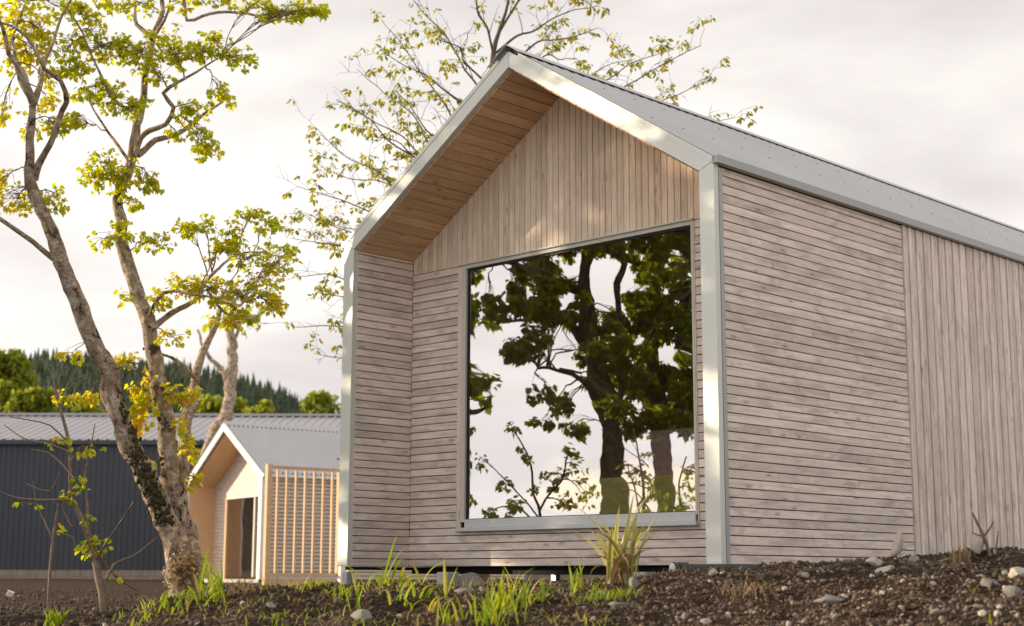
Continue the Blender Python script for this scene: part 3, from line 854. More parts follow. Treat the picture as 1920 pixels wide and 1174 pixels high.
    for s in (-1, 1):
        pp = lambda q, o_: (-w2 / 2 + s * (q * c_ + s_ * o_), za2 - q * s_ + c_ * o_)
        rcap.prism([(-w2 / 2, za2 + 0.055 / c_), pp(0.24, 0.055), pp(0.24, 0.06), (-w2 / 2, za2 + 0.062 / c_)], 0.0, l2)
    rcap.build('ridge_cap', M['roof'], c2)
    MB().box(-0.02, 0.09, -0.004, l2, h2 - 0.10, h2 - 0.005).build('eave_gutter', M['white'], c2)
    wd = empty('window', (0, 0, 0), 0, c2)
    MB().box(wl_ - 0.115, wl_, d2 - 0.02, d2 + 0.07, 0.0, wt_).build('frame', M['fresh'], wd)
    MB().box(wl_, wr_, d2 - 0.02, d2 + 0.07, wt_ - 0.08, wt_).build('frame', M['frame'], wd)
    MB().box(wr_, -tk, d2 - 0.01, d2 + 0.05, 0.0, wt_).build('frame', M['fresh'], wd)
    mid = (wl_ + wr_) / 2
    MB().box(mid - 0.04, mid + 0.04, d2 - 0.01, d2 + 0.06, 0.06, wt_ - 0.081).build('mullion', M['frame'], wd)
    for x0, x1 in ((wl_ + .002, mid - 0.041), (mid + 0.041, wr_ - .002)):
        g_ = MB(); g_.add([(x0, d2 + 0.03, 0.06), (x1, d2 + 0.03, 0.06), (x1, d2 + 0.03, wt_ - 0.082), (x0, d2 + 0.03, wt_ - 0.082)], [(0, 1, 2, 3)])
        g_.build('pane', M['glass'], wd)
    g_ = MB(); g_.box(-w2 + tk + .01, -tk - .01, d2 + 2.2, d2 + 2.25, 0, h2 - 0.3); g_.build('partition', M['lining'], c2)
    MB().box(-w2 + tk, -tk, 0.09, l2 - 0.11, -0.3, 0.0).build('floor_slab', M['concrete'], c2)
second_cabin()

# slatted screen in front of the second cabin
fp = at(500, 1090, 30.0)
fa = R(36)
fence = empty('slatted_screen', (fp[0], fp[1], EYE - 0.17), math.pi / 2 - fa - 0.0)
fence.rotation_euler = (0, 0, math.atan2(math.sin(fa), math.cos(fa)))
tag(fence, 'tall timber screen of upright slats beside the smaller cabin', 'screen')
FL = 2.05
MB().box(-0.06, 0.05, -0.06, 0.05, -0.05, 2.37).build('post', M['fresh'], fence, 0.004)
MB().box(FL - 0.5, FL - 0.40, -0.05, 0.05, 0.2, 2.33).build('post', M['fresh'], fence, 0.004)
ep = MB().box(FL - 0.53, FL - 0.40, -0.24, -0.12, 0.0, 2.52).build('end_post', M['white'], fence, 0.004)
MB().box(FL - 0.58, FL - 0.36, -0.29, -0.08, 2.522, 2.55).build('cap', M['dark'], ep)
MB().box(0.052, FL, -0.025, 0.03, 2.29, 2.345).build('rail', M['soffit'], fence)
MB().box(0.052, FL, -0.025, 0.03, 0.20, 0.255).build('rail', M['soffit'], fence)
for i in range(9):
    x0 = 0.17 + i * 0.205
    MB().box(x0, x0 + 0.034, -0.035, 0.02, 0.257, 2.288).build('slat', M['fresh'], fence, 0.003)
MB().box(0.06, FL, 0.02, 0.07, -0.04, 0.14).build('plinth_board', M['fresh'], fence)

# ------------------------------------------------------------------ the blue barn
bp0 = at(-420, 1085, 55.0); bp1 = at(1250, 1085, 55.0)
barn = empty('barn', (0, 55.0, EYE - 0.1))
tag(barn, 'long slate blue metal barn with pale ribbed roof', 'barn')
bx0, bx1 = bp0[0], bp1[0]
zb0, zb1 = 0.36, 4.92
def ribbed(x0, x1, per, depth, top):
    xs, ds = [], []
    x = x0
    while x < x1:
        for q, h in ((0, 0), (0.70, 0), (0.78, depth), (0.92, depth)):
            xs.append(x + q * per); ds.append(h)
        x += per
    return np.array(xs), np.array(ds)
xs, ds = ribbed(bx0, bx1, 0.205, -0.035, 0)
v = [(x, d_, zb0) for x, d_ in zip(xs, ds)] + [(x, d_, zb1) for x, d_ in zip(xs, ds)]
nn = len(xs)
link('wall_sheet', pymesh('wall_sheet', v, [(i, i + 1, nn + i + 1, nn + i) for i in range(nn - 1)]), barn, M['barn'])
MB().box(bx0, bx1, 0.05, 14, 0.0, zb1 - 0.05).build('wall', M['barn'], barn)
pl = empty('plinth', (0, 0, 0), 0, barn)
x = bx0; k = 0
while x < -9.0:
    for r_ in range(2):
        MB().box(x + (0.22 if r_ else 0), x + 0.432 + (0.22 if r_ else 0), -0.06, 0.049, -0.10 + r_ * 0.225, 0.117 + r_ * 0.225).build('block', M['block'], pl)
    x += 0.445
MB().box(-9.0, bx1, -0.06, 0.049, -0.1, 0.355).build('plinth_wall', M['block'], barn)
MB().box(bx0 - 0.2, bx1, -0.20, -0.06, zb1 - 0.10, zb1 + 0.04).build('eave_gutter', M['barn'], barn)
rd = 6.5
rzt = 1.62
xs, ds = ribbed(bx0 - 0.2, bx1, 0.34, 0.05, 0)
v = [(x, -0.16, zb1 + 0.06 + d_) for x, d_ in zip(xs, ds)] + [(x, rd, zb1 + rzt + d_) for x, d_ in zip(xs, ds)]
nn = len(xs)
link('roof', pymesh('roof', v, [(i, i + 1, nn + i + 1, nn + i) for i in range(nn - 1)]), barn, M['barn_roof'])
MB().box(bx0 - 0.2, bx1, rd - 0.25, rd + 0.3, zb1 + rzt + 0.0, zb1 + rzt + 0.10).build('ridge_cap', M['barn_roof'], barn)

# ------------------------------------------------------------------ leaves and branches
HALF = np.array([(0, 0), (0.20, 0.02), (0.46, 0.10), (0.34, 0.26), (0.56, 0.48), (0.30, 0.50), (0.24, 0.76), (0.11, 0.74), (0, 1.0)])
OVAL = np.array([(0, 0), (0.16, 0.18), (0.24, 0.45), (0.17, 0.76), (0, 1.0)])
def leaves_mesh(name, pos, axis_, size, shape=HALF, fold=0.35, rndv=None, nrm_up=0.6):
    """two folded half blades for each leaf"""
    pos = np.asarray(pos, float); n = len(pos)
    ax = np.asarray(axis_, float); ax /= np.linalg.norm(ax, axis=1)[:, None] + 1e-9
    up = rng.normal(size=(n, 3)) * (1 - nrm_up) + np.array((0, 0, 1.0)) * nrm_up
    sd_ = np.cross(ax, up); sd_ /= np.linalg.norm(sd_, axis=1)[:, None] + 1e-9
    nm = np.cross(sd_, ax)
    size = np.broadcast_to(np.asarray(size, float), (n,))
    k = len(shape)
    fo = np.array([fold * abs(x) for x, y in shape])
    droop = np.array([-0.25 * y * y for x, y in shape])
    def half(sg):
        return (pos[:, None, :] + size[:, None, None] * (sg * shape[None, :, 0, None] * sd_[:, None, :] + shape[None, :, 1, None] * ax[:, None, :] + (fo + droop)[None, :, None] * nm[:, None, :]))
    V = np.concatenate([half(1.0), half(-1.0)], 1).reshape(-1, 3)
    b = np.arange(n)[:, None] * (2 * k)
    f1 = b + np.arange(k)
    f2 = b + k + np.arange(k)[::-1]
    F_ = np.stack([f1, f2], 1).reshape(-1, k)
    rv = rng.random(n) if rndv is None else rndv
    return fastmesh(name, V, F_, False, attr=np.repeat(rv, 2))

def smooth_line(p, step=0.08):
    """Catmull-Rom through rows of (x, y, z, radius)"""
    p = np.asarray(p, float)
    q = np.vstack([2 * p[0] - p[1], p, 2 * p[-1] - p[-2]])
    out = []
    for i in range(1, len(q) - 2):
        L_ = np.linalg.norm(q[i + 1, :3] - q[i, :3]); n = max(2, int(L_ / step))
        for t in np.arange(n) / n:
            out.append(0.5 * ((2 * q[i]) + (-q[i - 1] + q[i + 1]) * t + (2 * q[i - 1] - 5 * q[i] + 4 * q[i + 1] - q[i + 2]) * t * t + (-q[i - 1] + 3 * q[i] - 3 * q[i + 1] + q[i + 2]) * t ** 3))
    out.append(p[-1]); return np.array(out)

def limb_tube(line, sides=10, jit=0.06, seed=0, wob=0.0):
    line = line.copy()
    if wob:
        r_ = np.random.default_rng(seed); n = len(line)
        for ax in range(3):
            line[:, ax] += np.interp(np.arange(n), np.arange(0, n + 5, 3), r_.normal(size=len(np.arange(0, n + 5, 3)))) * wob * np.minimum(1, np.arange(n) / 4)
    return tube(line[:, :3], np.maximum(line[:, 3], 0.0012), sides, jit, seed), line

class Tree:
    """limbs given as photo pixels (x, y, width) at a distance; twigs and leaves grown round them"""
    def __init__(s, d, ppm): s.d, s.ppm, s.lines, s.twigs, s.lp, s.la, s.ls, s.lr = d, ppm, [], [], [], [], [], []
    def limb(s, pts, dd0=0.0, dd1=0.0, fn=None):
        n = len(pts); rows = []
        for i, (px, py, w) in enumerate(pts):
            d = s.d + dd0 + (dd1 - dd0) * (i / max(1, n - 1))
            rows.append((*((fn or at)(px, py, d)), w / s.ppm / 2))
        ln = smooth_line(rows, 0.07); s.lines.append(ln); return ln
    def near(s, c):
        best = None
        for ln in s.lines:
            dd = np.linalg.norm(ln[:, :3] - c, axis=1); i = int(np.argmin(dd))
            if best is None or dd[i] < best[0]: best = (dd[i], ln, i)
        return best
    def twig(s, a, b, r0, r1=0.0015, sag=0.06, n=6):
        L_ = np.linalg.norm(b - a)
        t = np.linspace(0, 1, n)[:, None]
        p = a + (b - a) * t + np.array((0, 0, 1)) * (np.sin(t * math.pi) * L_ * sag) + rng.normal(size=(n, 3)) * L_ * 0.03 * np.sin(t * math.pi)
        s.twigs.append(tube(p, np.linspace(r0, r1, n), 4)); return p
    def spray(s, tip, out, n, size, hang=0.5, hue=None):
        for k in range(n):
            an = rng.random() * 2 * math.pi
            d = out * 0.6 + np.array((math.cos(an), math.sin(an), 0)) * 0.9 + np.array((0, 0, -hang + rng.normal() * 0.25))
            d /= np.linalg.norm(d)
            s.lp.append(tip + d * size * 0.35 + rng.normal(size=3) * size * 0.25); s.la.append(d)
            s.ls.append(size * rng.uniform(0.6, 1.2)); s.lr.append(np.clip((rng.random() if hue is None else rng.normal(hue, 0.18)), 0, 1))
    def cluster(s, px, py, rx, ry, n, size=0.075, hue=None, per=5, dz=0.0, fn=None, r0=0.008):
        c = (fn or at)(px, py, s.d + dz)
        R3 = np.array((rx / s.ppm, max(rx, ry) / s.ppm * 0.8, ry / s.ppm))
        _, ln, i = s.near(c)
        main = s.twig(ln[i, :3], c, min(r0, max(0.004, ln[i, 3] * 0.8)), 0.003, 0.12, 8)
        for k in range(n):
            q = rng.normal(size=3); q = q / np.linalg.norm(q) * rng.random() ** 0.45
            tip = c + q * R3
            base = main[rng.integers(3, 8)]
            p = s.twig(base, tip, 0.0032, 0.0014, 0.1, 5)
            o = tip - base; o /= np.linalg.norm(o) + 1e-9
            s.spray(tip, o, per, size, hue=hue)
            if rng.random() < 0.6: s.spray(p[3], o, max(2, per - 2), size, hue=hue)
    def crown(s, name, mat, parent, shape=HALF, inv=None):
        o = link(name, leaves_mesh(name, s.lp, s.la, s.ls, shape, rndv=np.array(s.lr)), parent, mat)
        tag(o, kind='stuff')
    def build_wood(s, parent, bark, twigmat, first='trunk', rest='branch', jit=0.05, nstem=1, wob=0.012):
        for i, ln in enumerate(s.lines):
            (V, Fq), _ = limb_tube(ln, 14 if ln[0, 3] > 0.06 else 8, jit, i + 3, wob if ln[0, 3] > 0.02 else wob * 0.6)
            link(first if i < nstem else rest, fastmesh(first if i < nstem else rest, V, Fq, True), parent, bark)
        if s.twigs:
            tag(link('twigs', tubes_mesh('twigs', s.twigs), parent, twigmat), kind='stuff')

def rebase(root, loc):
    """put the root Empty at the thing's base while the parts stay where they are"""
    root.location = loc
    for c in root.children: c.matrix_parent_inverse = Matrix.Translation(-Vector(loc))

# ---- the sycamore on the left
TD = 13.5
ty = Tree(TD, F_PX / TD)
t1 = empty('sycamore_tree')
tag(t1, 'leaning sycamore with mottled stems and fresh yellow green leaves, left foreground', 'tree')
ty.limb([(352, 1125, 67.2), (345, 1075, 51.7), (325, 1010, 43.3), (290, 930, 40.6), (255, 850, 37.7), (225, 780, 36.3), (195, 700, 35), (170, 630, 32.2), (140, 550, 29.3), (115, 480, 26.6), (85, 410, 23.7), (60, 350, 21), (52, 300, 17.5), (58, 230, 14.7), (62, 190, 12.6)], 0, -0.5)
ty.limb([(362, 1125, 54.7), (352, 1060, 51.6), (338, 990, 46.9), (326, 920, 39.1), (318, 860, 35.1), (312, 800, 33.6), (300, 720, 32.8), (285, 650, 30.5), (268, 590, 28.2), (250, 530, 26.6), (235, 480, 24.2), (222, 420, 21.9), (228, 360, 20.3), (240, 320, 19.5), (250, 285, 18.8), (258, 240, 17.2), (268, 190, 14.1), (275, 130, 12.5), (285, 70, 10.9), (300, 20, 9.4), (305, -40, 7.8)], 0.05, 0.4)
ty.limb([(336, 960, 34), (343, 900, 30), (346, 840, 26), (346, 785, 25), (361, 753, 22), (371, 701, 17), (387, 649, 14), (403, 607, 10), (410, 580, 7)], 0.15, 1.0)
ty.limb([(62, 195, 16), (45, 160, 13), (28, 115, 10), (10, 70, 8), (-25, 10, 5)], -0.5, -0.9)
ty.limb([(62, 195, 14), (74, 160, 11), (80, 125, 8), (100, 80, 6), (120, 20, 5), (150, -30, 4)], -0.5, -0.2)
ty.limb([(62, 195, 11), (41, 153, 9), (25, 85, 7), (40, 30, 5), (60, -20, 4)], -0.5, 0.0)
ty.limb([(64, 340, 14), (77, 297, 13), (102, 261, 12), (110, 215, 11), (119, 194, 10), (110, 153, 9), (84, 130, 8), (60, 90, 6), (20, 50, 5), (-20, 35, 4)], -0.4, -1.1)
ty.limb([(100, 488, 12), (50, 445, 9), (0, 409, 8), (-45, 385, 6)], -0.3, -0.6)
ty.limb([(256, 292, 15), (268, 284, 13), (286, 266, 12), (327, 258, 10), (358, 235, 9), (378, 217, 7), (419, 192, 4)], 0.3, 0.6)
ty.limb([(250, 300, 13), (262, 262, 11), (276, 248, 11), (307, 235, 9), (322, 204, 9), (302, 179, 8), (332, 158, 6), (360, 142, 5), (410, 110, 3)], 0.25, -0.1)
ty.limb([(284, 75, 10), (262, 50, 8), (250, 18, 6), (245, -30, 4)], 0.3, 0.6)
ty.limb([(286, 72, 9), (300, 52, 7), (318, 20, 5), (325, -30, 4)], 0.3, 0.0)
ty.limb([(318, -40, 9), (345, 0, 8), (349, 37, 7), (378, 28, 6), (409, 20, 6), (460, 27, 5), (511, 41, 4), (560, 34, 3), (600, 18, 2)], 0.4, 1.1)
ty.limb([(283, 618, 14), (319, 592, 11), (360, 562, 10), (389, 521, 8), (414, 496, 6), (460, 475, 4), (520, 480, 2)], 0.1, 0.8)
ty.limb([(278, 600, 9), (290, 570, 8), (307, 552, 7), (345, 553, 6), (400, 560, 4), (450, 575, 3)], 0.15, -0.3)
ty.limb([(388, 545, 6), (420, 585, 5), (465, 600, 4), (520, 570, 2)], 0.5, 0.9)
ty.limb([(370, 715, 9), (345, 690, 8), (318, 672, 6), (296, 662, 5)], 0.6, 0.2)
ty.limb([(358, 758, 9), (340, 752, 8), (322, 746, 7), (280, 700, 3)], 0.5, 0.1)
ty.limb([(200, 700, 6), (235, 690, 5), (270, 705, 4)], -0.2, -0.4)
ty.limb([(252, 215, 8), (215, 190, 7), (190, 140, 5), (150, 60, 4), (130, 20, 3)], 0.2, -0.3)
ty.limb([(245, 310, 8), (205, 255, 6), (180, 210, 4), (160, 180, 3)], 0.2, 0.5)
for a_ in [(30, 385, 55, 32, 20), (105, 372, 26, 26, 8), (8, 345, 26, 20, 6), (60, 235, 20, 40, 8), (105, 240, 26, 20, 7), (145, 238, 30, 20, 10), (95, 195, 20, 16, 5),
           (30, 60, 50, 40, 16), (75, 60, 45, 42, 16), (120, 100, 50, 32, 14), (20, 15, 50, 30, 10), (110, 15, 60, 20, 10), (200, 10, 50, 20, 8), (260, 8, 40, 16, 7), (170, 60, 40, 30, 9),
           (200, 90, 60, 24, 20), (260, 98, 50, 28, 18), (320, 92, 55, 30, 22), (385, 98, 45, 20, 16), (445, 112, 36, 14, 12), (400, 75, 30, 12, 7), (175, 165, 46, 20, 14), (215, 185, 40, 26, 13), (290, 140, 40, 20, 11), (250, 205, 36, 18, 9),
           (360, 205, 40, 18, 11), (410, 180, 32, 14, 9), (385, 258, 22, 18, 9), (385, 285, 26, 12, 8), (330, 250, 22, 12, 5), (190, 320, 34, 36, 16), (235, 335, 36, 28, 15), (280, 342, 28, 14, 8), (170, 335, 20, 22, 6), (255, 380, 20, 14, 4),
           (225, 440, 26, 24, 7), (195, 450, 20, 16, 4), (290, 455, 44, 12, 9), (350, 432, 26, 14, 7), (380, 425, 20, 12, 5), (475, 405, 24, 20, 8), (430, 440, 34, 24, 11), (510, 435, 26, 26, 8), (470, 480, 50, 24, 14), (530, 490, 30, 22, 8), (410, 470, 26, 20, 7),
           (340, 530, 36, 20, 12), (400, 545, 40, 22, 14), (460, 560, 44, 22, 16), (515, 565, 34, 24, 12), (500, 520, 40, 20, 10), (300, 560, 24, 16, 6), (445, 600, 36, 12, 8), (320, 635, 30, 14, 5), (230, 560, 14, 10, 2),
           (510, 25, 26, 12, 8), (15, 110, 40, 30, 10), (60, 100, 36, 28, 10), (140, 130, 40, 22, 10), (5, 200, 26, 30, 6), (150, 30, 40, 24, 9), (90, 150, 26, 24, 6), (560, 20, 32, 16, 12), (595, 22, 18, 12, 7), (470, 10, 40, 12, 8), (345, 10, 26, 12, 5), (410, 5, 30, 10, 5)]:
    a_ = (a_[0], a_[1], a_[2] * 1.2, a_[3] * 1.35, int(a_[4] * 1.75 + 1))
    ty.cluster(*a_, size=0.049, hue=0.64 if a_[1] > 500 or a_[0] < 100 else 0.50)
for a_ in [(130, 672, 26, 12, 5), (232, 680, 26, 12, 7), (160, 745, 20, 22, 6), (262, 725, 24, 26, 11), (335, 735, 26, 22, 11), (262, 790, 22, 26, 11), (275, 760, 20, 30, 10), (360, 745, 14, 18, 5), (115, 745, 12, 12, 3), (355, 845, 12, 22, 7), (275, 868, 10, 12, 3), (365, 905, 10, 24, 6), (340, 800, 10, 16, 4)]:
    ty.cluster(*a_, size=0.062, hue=0.68, r0=0.006)
ty.build_wood(t1, M['bark'], M['twig'], nstem=3, jit=0.075, wob=0.016)
ty.crown('crown', M['leaf'], t1)
# moss in the fork and a dead leaf skirt at the foot
def moss_pad(pts, rad, name='moss'):
    v, f = ico(2); vs_, fs_ = [], []
    for k, (p, r_) in enumerate(zip(pts, rad)):
        q = v * (r_ * (1 + rng.normal(size=(len(v), 1)) * 0.16)) * np.array((1, 1, 1.5)) + p
        vs_.append(q); fs_.append(f + k * len(v))
    return fastmesh(name, np.concatenate(vs_), np.concatenate(fs_), False)
mp_, mr_ = [], []
for li, y0, y1, cnt_, a0, a1 in ((0, 850, 985, 420, -0.9, 1.0), (0, 740, 850, 60, 0.5, 1.3), (1, 930, 1060, 110, -0.6, 1.2), (1, 620, 900, 30, -1.3, -0.5)):
    ln = ty.lines[li]
    sel = np.nonzero((ln[:, 2] < at(0, y0, TD)[2]) & (ln[:, 2] > at(0, y1, TD)[2]))[0]
    for k in range(cnt_):
        r_ = ln[rng.choice(sel)]
        th = rng.uniform(a0, a1)                  # 0 faces the lens, positive turns to the right
        rad_ = r_[3] * rng.uniform(0.90, 1.02)
        mp_.append(r_[:3] + np.array((math.sin(th) * rad_, -math.cos(th) * rad_, rng.normal() * 0.03))); mr_.append(rng.uniform(0.005, 0.014))
tag(link('moss', moss_pad(mp_, mr_), t1, M['moss']), kind='stuff')
sk = Tree(TD, F_PX / TD); sk.lines = ty.lines
for k in range(220):
    p = at(348 + rng.normal() * 15, 1068 + rng.normal() * 20, TD - 0.17 - rng.random() * 0.06)
    sk.spray(p, np.array((0, -0.5, 0.0)), 1, 0.05, hue=0.95)
sk.crown('dead_leaves', M['straw'], t1)
rebase(t1, tuple(at(355, 1095, TD)))

# ---- the budding tree behind the cabin
ED = 18.5
te = Tree(ED, F_PX / ED)
t2 = empty('budding_tree')
tag(t2, 'sparse budding tree rising behind the gable of the large cabin', 'tree')
te.limb([(905, 1090, 30), (905, 800, 26), (910, 500, 20), (912, 300, 16), (923, 127, 11), (932, 65, 8), (945, 26, 6), (954, -20, 5), (960, -90, 3)])
ends = [((912, 330), (722, 35), 0.5), ((911, 420), (628, 178), -0.5), ((911, 480), (575, 250), 0.8), ((911, 520), (556, 355), -0.3), ((910, 560), (545, 440), 0.6), ((910, 600), (560, 520), -0.4), ((909, 640), (555, 610), 0.3), ((909, 660), (590, 665), 0.9),
        ((911, 380), (670, 130), 1.0), ((912, 360), (690, 250), -0.9), ((918, 200), (770, -20), 0.3), ((926, 110), (860, -50), -0.5), ((928, 100), (1110, 10), 0.4), ((925, 120), (1120, 60), -0.6), ((915, 290), (1250, 85), 0.2), ((913, 330), (1310, 95), -0.8),
        ((912, 370), (1325, 165), 0.8), ((912, 400), (1375, 215), 0.0), ((920, 170), (1080, 105), 1.0), ((935, 60), (1040, -50), 0.0), ((920, 180), (820, 60), -1.0), ((911, 450), (610, 420), 1.1), ((911, 500), (640, 480), 0.1), ((910, 580), (570, 400), 1.3), ((909, 620), (600, 560), -0.9), ((911, 440), (590, 310), 1.4), ((912, 400), (655, 205), 0.4), ((911, 540), (600, 460), -1.2), ((914, 310), (1180, 110), 1.2), ((912, 350), (740, 170), 0.0), ((916, 250), (715, 95), -0.4)]
for (sx, sy), (ex, ey), dz in ends:
    pts = []
    for t in np.linspace(0, 1, 6):
        bow = math.sin(t * math.pi) * (26 if ex > 912 else 18)
        pts.append((sx + (ex - sx) * t + rng.normal() * 6 * (t > 0), sy + (ey - sy) * t - bow * (0.6 if ey < sy else -0.2) + rng.normal() * 6 * (t > 0), 4.2 * (1 - t) + 1.2))
    ln = te.limb(pts, 0, dz * 1.6)
    n = len(ln)
    for k in range(int(n * 0.25), n, 2):
        for _ in range(1 if rng.random() < 0.75 else 2):
            L_ = rng.uniform(0.18, 0.65) * (1.0 - 0.35 * k / n)
            tg = ln[min(k + 1, n - 1), :3] - ln[k - 1, :3]; tg /= np.linalg.norm(tg) + 1e-9
            d = tg * 0.8 + rng.normal(size=3) * 0.62 + np.array((0, 0, 0.18)); d /= np.linalg.norm(d)
            b = ln[k, :3] + d * L_
            p = te.twig(ln[k, :3], b, max(0.0026, ln[k, 3] * 0.4), 0.0015, 0.08, 6)
            lf = rng.random()
            if lf < 0.62:
                te.spray(b, d, 8, 0.076, hang=0.9)
                if rng.random() < 0.55: te.spray(p[3], d, 6, 0.07, hang=0.9)
            for _2 in range(rng.integers(1, 3)):
                j = rng.integers(2, 5)
                d2_ = d * 0.6 + rng.normal(size=3) * 0.6; d2_ /= np.linalg.norm(d2_)
                b2 = p[j] + d2_ * L_ * rng.uniform(0.35, 0.7)
                te.twig(p[j], b2, 0.0026, 0.0015, 0.05, 4)
                if rng.random() < 0.5: te.spray(b2, d2_, 7, 0.062, hang=0.9)
te.build_wood(t2, M['twig_dark'], M['twig_dark'], nstem=1, wob=0.014)
te.crown('crown', M['leaf_e'], t2, OVAL)
rebase(t2, tuple(at(905, 1088, ED)))

# ---- the bent tree behind the smaller cabin
DD = 54.0
DD = 52.0
td = Tree(DD, F_PX / DD)
t3 = empty('bent_tree')
tag(t3, 'pale crooked tree trunk rising behind the ridge of the smaller cabin', 'tree')
td.limb([(372, 1080, 30), (380, 900, 27), (397, 828, 24), (415, 795, 26), (428, 765, 23), (433, 720, 22), (436, 680, 20), (436, 640, 17), (432, 605, 13), (440, 560, 8)], 0, 0)
td.limb([(431, 728, 11), (413, 691, 9), (395, 672, 8), (385, 655, 6), (370, 620, 4)], 0, -0.5)
td.limb([(436, 650, 8), (447, 620, 6), (452, 590, 4)], 0, 0.3)
for a_ in [(440, 575, 30, 22, 10), (400, 600, 24, 16, 6), (470, 590, 26, 14, 7)]:
    td.cluster(*a_, size=0.24, hue=0.5, r0=0.03)
td.build_wood(t3, M['bark'], M['twig'], nstem=1, wob=0.03)
td.crown('crown', M['leaf'], t3)
rebase(t3, tuple(at(372, 1083, DD)))

# ---- trees left of the frame: they shade the cabin and stand mirrored in its window
gn = Vector((-math.cos(A_ANG), -math.sin(A_ANG), 0)); gpt = cab(-2, D + 0.024, 0)
def mirror(px, py, d):
    p = Vector(at(px, py, d)); return np.array(p - 2 * (p - gpt).dot(gn) * gn)
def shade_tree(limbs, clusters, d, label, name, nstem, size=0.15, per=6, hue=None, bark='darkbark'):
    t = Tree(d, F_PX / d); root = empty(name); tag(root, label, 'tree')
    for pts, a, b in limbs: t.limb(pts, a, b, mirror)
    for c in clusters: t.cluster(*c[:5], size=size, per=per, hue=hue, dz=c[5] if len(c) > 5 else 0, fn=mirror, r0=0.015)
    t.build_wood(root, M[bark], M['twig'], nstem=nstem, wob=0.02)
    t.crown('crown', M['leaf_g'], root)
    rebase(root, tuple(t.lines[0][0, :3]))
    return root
r5 = np.random.default_rng(5)
cl_a = []
for k in range(420):
    u, v_ = r5.random(), r5.random()
    px, py = 920 + 400 * u, 330 + 470 * v_
    if vnoise(px, py * 1.5, 62.0) + 0.25 * (px - 1130) / 200 - 0.2 * (py > 700) < -0.20: continue
    if px < 965 and 440 < py < 560: continue
    if px < 1000 and py > 690: continue
    if px < 975 and r5.random() < 0.4: continue
    if 1000 < px < 1100 and 600 < py < 690 and r5.random() < 0.5: continue
    if py > 660 and px < 1090 and r5.random() < 0.7: continue
    cl_a.append((px, py, 30, 14, 8, r5.uniform(-1.6, 1.6)))
cl_a += [(1280, 745, 40, 26, 10, 0.5), (1290, 800, 36, 22, 9, 0.2), (1250, 780, 30, 18, 8, -0.4), (1190, 800, 26, 18, 6, 0.3), (1060, 750, 26, 16, 6, 0), (1010, 790, 30, 16, 6, 0), (1075, 800, 36, 16, 6, 0.2)]
# the part of the crowns above what the window shows
for k in range(120):
    cl_a.append((r5.uniform(880, 1400), r5.uniform(40, 350), 46, 26, 6, r5.uniform(-2.0, 2.0)))
G1 = shade_tree([([(1160, 1120, 71.4), (1158, 1000, 57.8), (1152, 870, 49.3), (1143, 780, 44.2), (1126, 700, 39.1), (1108, 620, 35.7), (1098, 540, 30.6), (1092, 450, 23.8), (1088, 340, 17), (1080, 220, 10.2)], 0, 0.5),
                 ([(1148, 800, 18.7), (1162, 720, 15.3), (1160, 640, 12.8), (1157, 560, 11), (1165, 440, 11.9), (1180, 300, 7.6)], 0, -0.6),
                 ([(1110, 660, 22.1), (1060, 600, 15.3), (1000, 590, 9.3), (940, 600, 5.1)], 0.2, 1.2),
                 ([(1098, 560, 20.4), (1040, 520, 13.6), (980, 500, 8.5), (915, 490, 4.2)], 0.3, -1.0),
                 ([(1130, 740, 13.6), (1080, 700, 9.3), (1010, 690, 6)], 0.1, -0.8),
                 ([(1090, 470, 17), (1030, 420, 11), (960, 400, 6.8), (900, 420, 4.2)], 0.3, 0.9)],
                [c for c in cl_a if c[0] < 1180], 20.0, 'tall leafy tree mirrored in the left and middle of the window', 'broadleaf_tree', 1, size=0.082, per=9)
G2 = shade_tree([([(1246, 1120, 51), (1244, 1000, 42.5), (1240, 880, 37.4), (1234, 780, 32.3), (1228, 680, 28.9), (1225, 600, 27.2), (1228, 500, 22.9), (1235, 380, 17), (1240, 240, 11.9)], 0, 0.4),
                 ([(1230, 660, 18.7), (1270, 590, 13.6), (1310, 540, 8.5)], 0.2, -0.8),
                 ([(1228, 560, 17), (1190, 480, 11.9), (1170, 400, 6.8)], 0.2, 0.9),
                 ([(1236, 800, 11.9), (1270, 770, 8.5), (1310, 760, 5.1)], 0, 0.5)],
                [c for c in cl_a if c[0] >= 1180], 21.0, 'tall leafy tree mirrored at the right edge of the window', 'broadleaf_tree', 1, size=0.082, per=9)
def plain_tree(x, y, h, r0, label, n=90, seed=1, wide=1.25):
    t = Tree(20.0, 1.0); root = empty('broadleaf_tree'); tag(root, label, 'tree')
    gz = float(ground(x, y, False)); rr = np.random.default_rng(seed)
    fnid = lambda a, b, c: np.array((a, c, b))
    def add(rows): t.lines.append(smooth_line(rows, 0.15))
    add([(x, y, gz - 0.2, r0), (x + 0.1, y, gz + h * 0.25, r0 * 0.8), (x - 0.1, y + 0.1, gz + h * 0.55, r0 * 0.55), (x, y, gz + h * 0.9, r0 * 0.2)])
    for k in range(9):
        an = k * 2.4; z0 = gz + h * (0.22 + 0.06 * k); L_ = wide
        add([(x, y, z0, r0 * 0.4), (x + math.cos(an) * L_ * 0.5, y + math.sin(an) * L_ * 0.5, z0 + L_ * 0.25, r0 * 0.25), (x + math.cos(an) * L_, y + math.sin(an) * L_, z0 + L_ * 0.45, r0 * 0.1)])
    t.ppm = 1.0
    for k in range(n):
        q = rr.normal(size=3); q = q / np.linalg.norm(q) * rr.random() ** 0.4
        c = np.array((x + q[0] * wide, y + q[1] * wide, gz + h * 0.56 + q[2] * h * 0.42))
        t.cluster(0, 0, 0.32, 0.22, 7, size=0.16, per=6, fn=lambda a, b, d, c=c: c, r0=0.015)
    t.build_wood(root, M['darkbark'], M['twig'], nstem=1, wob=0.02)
    t.crown('crown', M['leaf_g'], root); rebase(root, (x, y, gz))
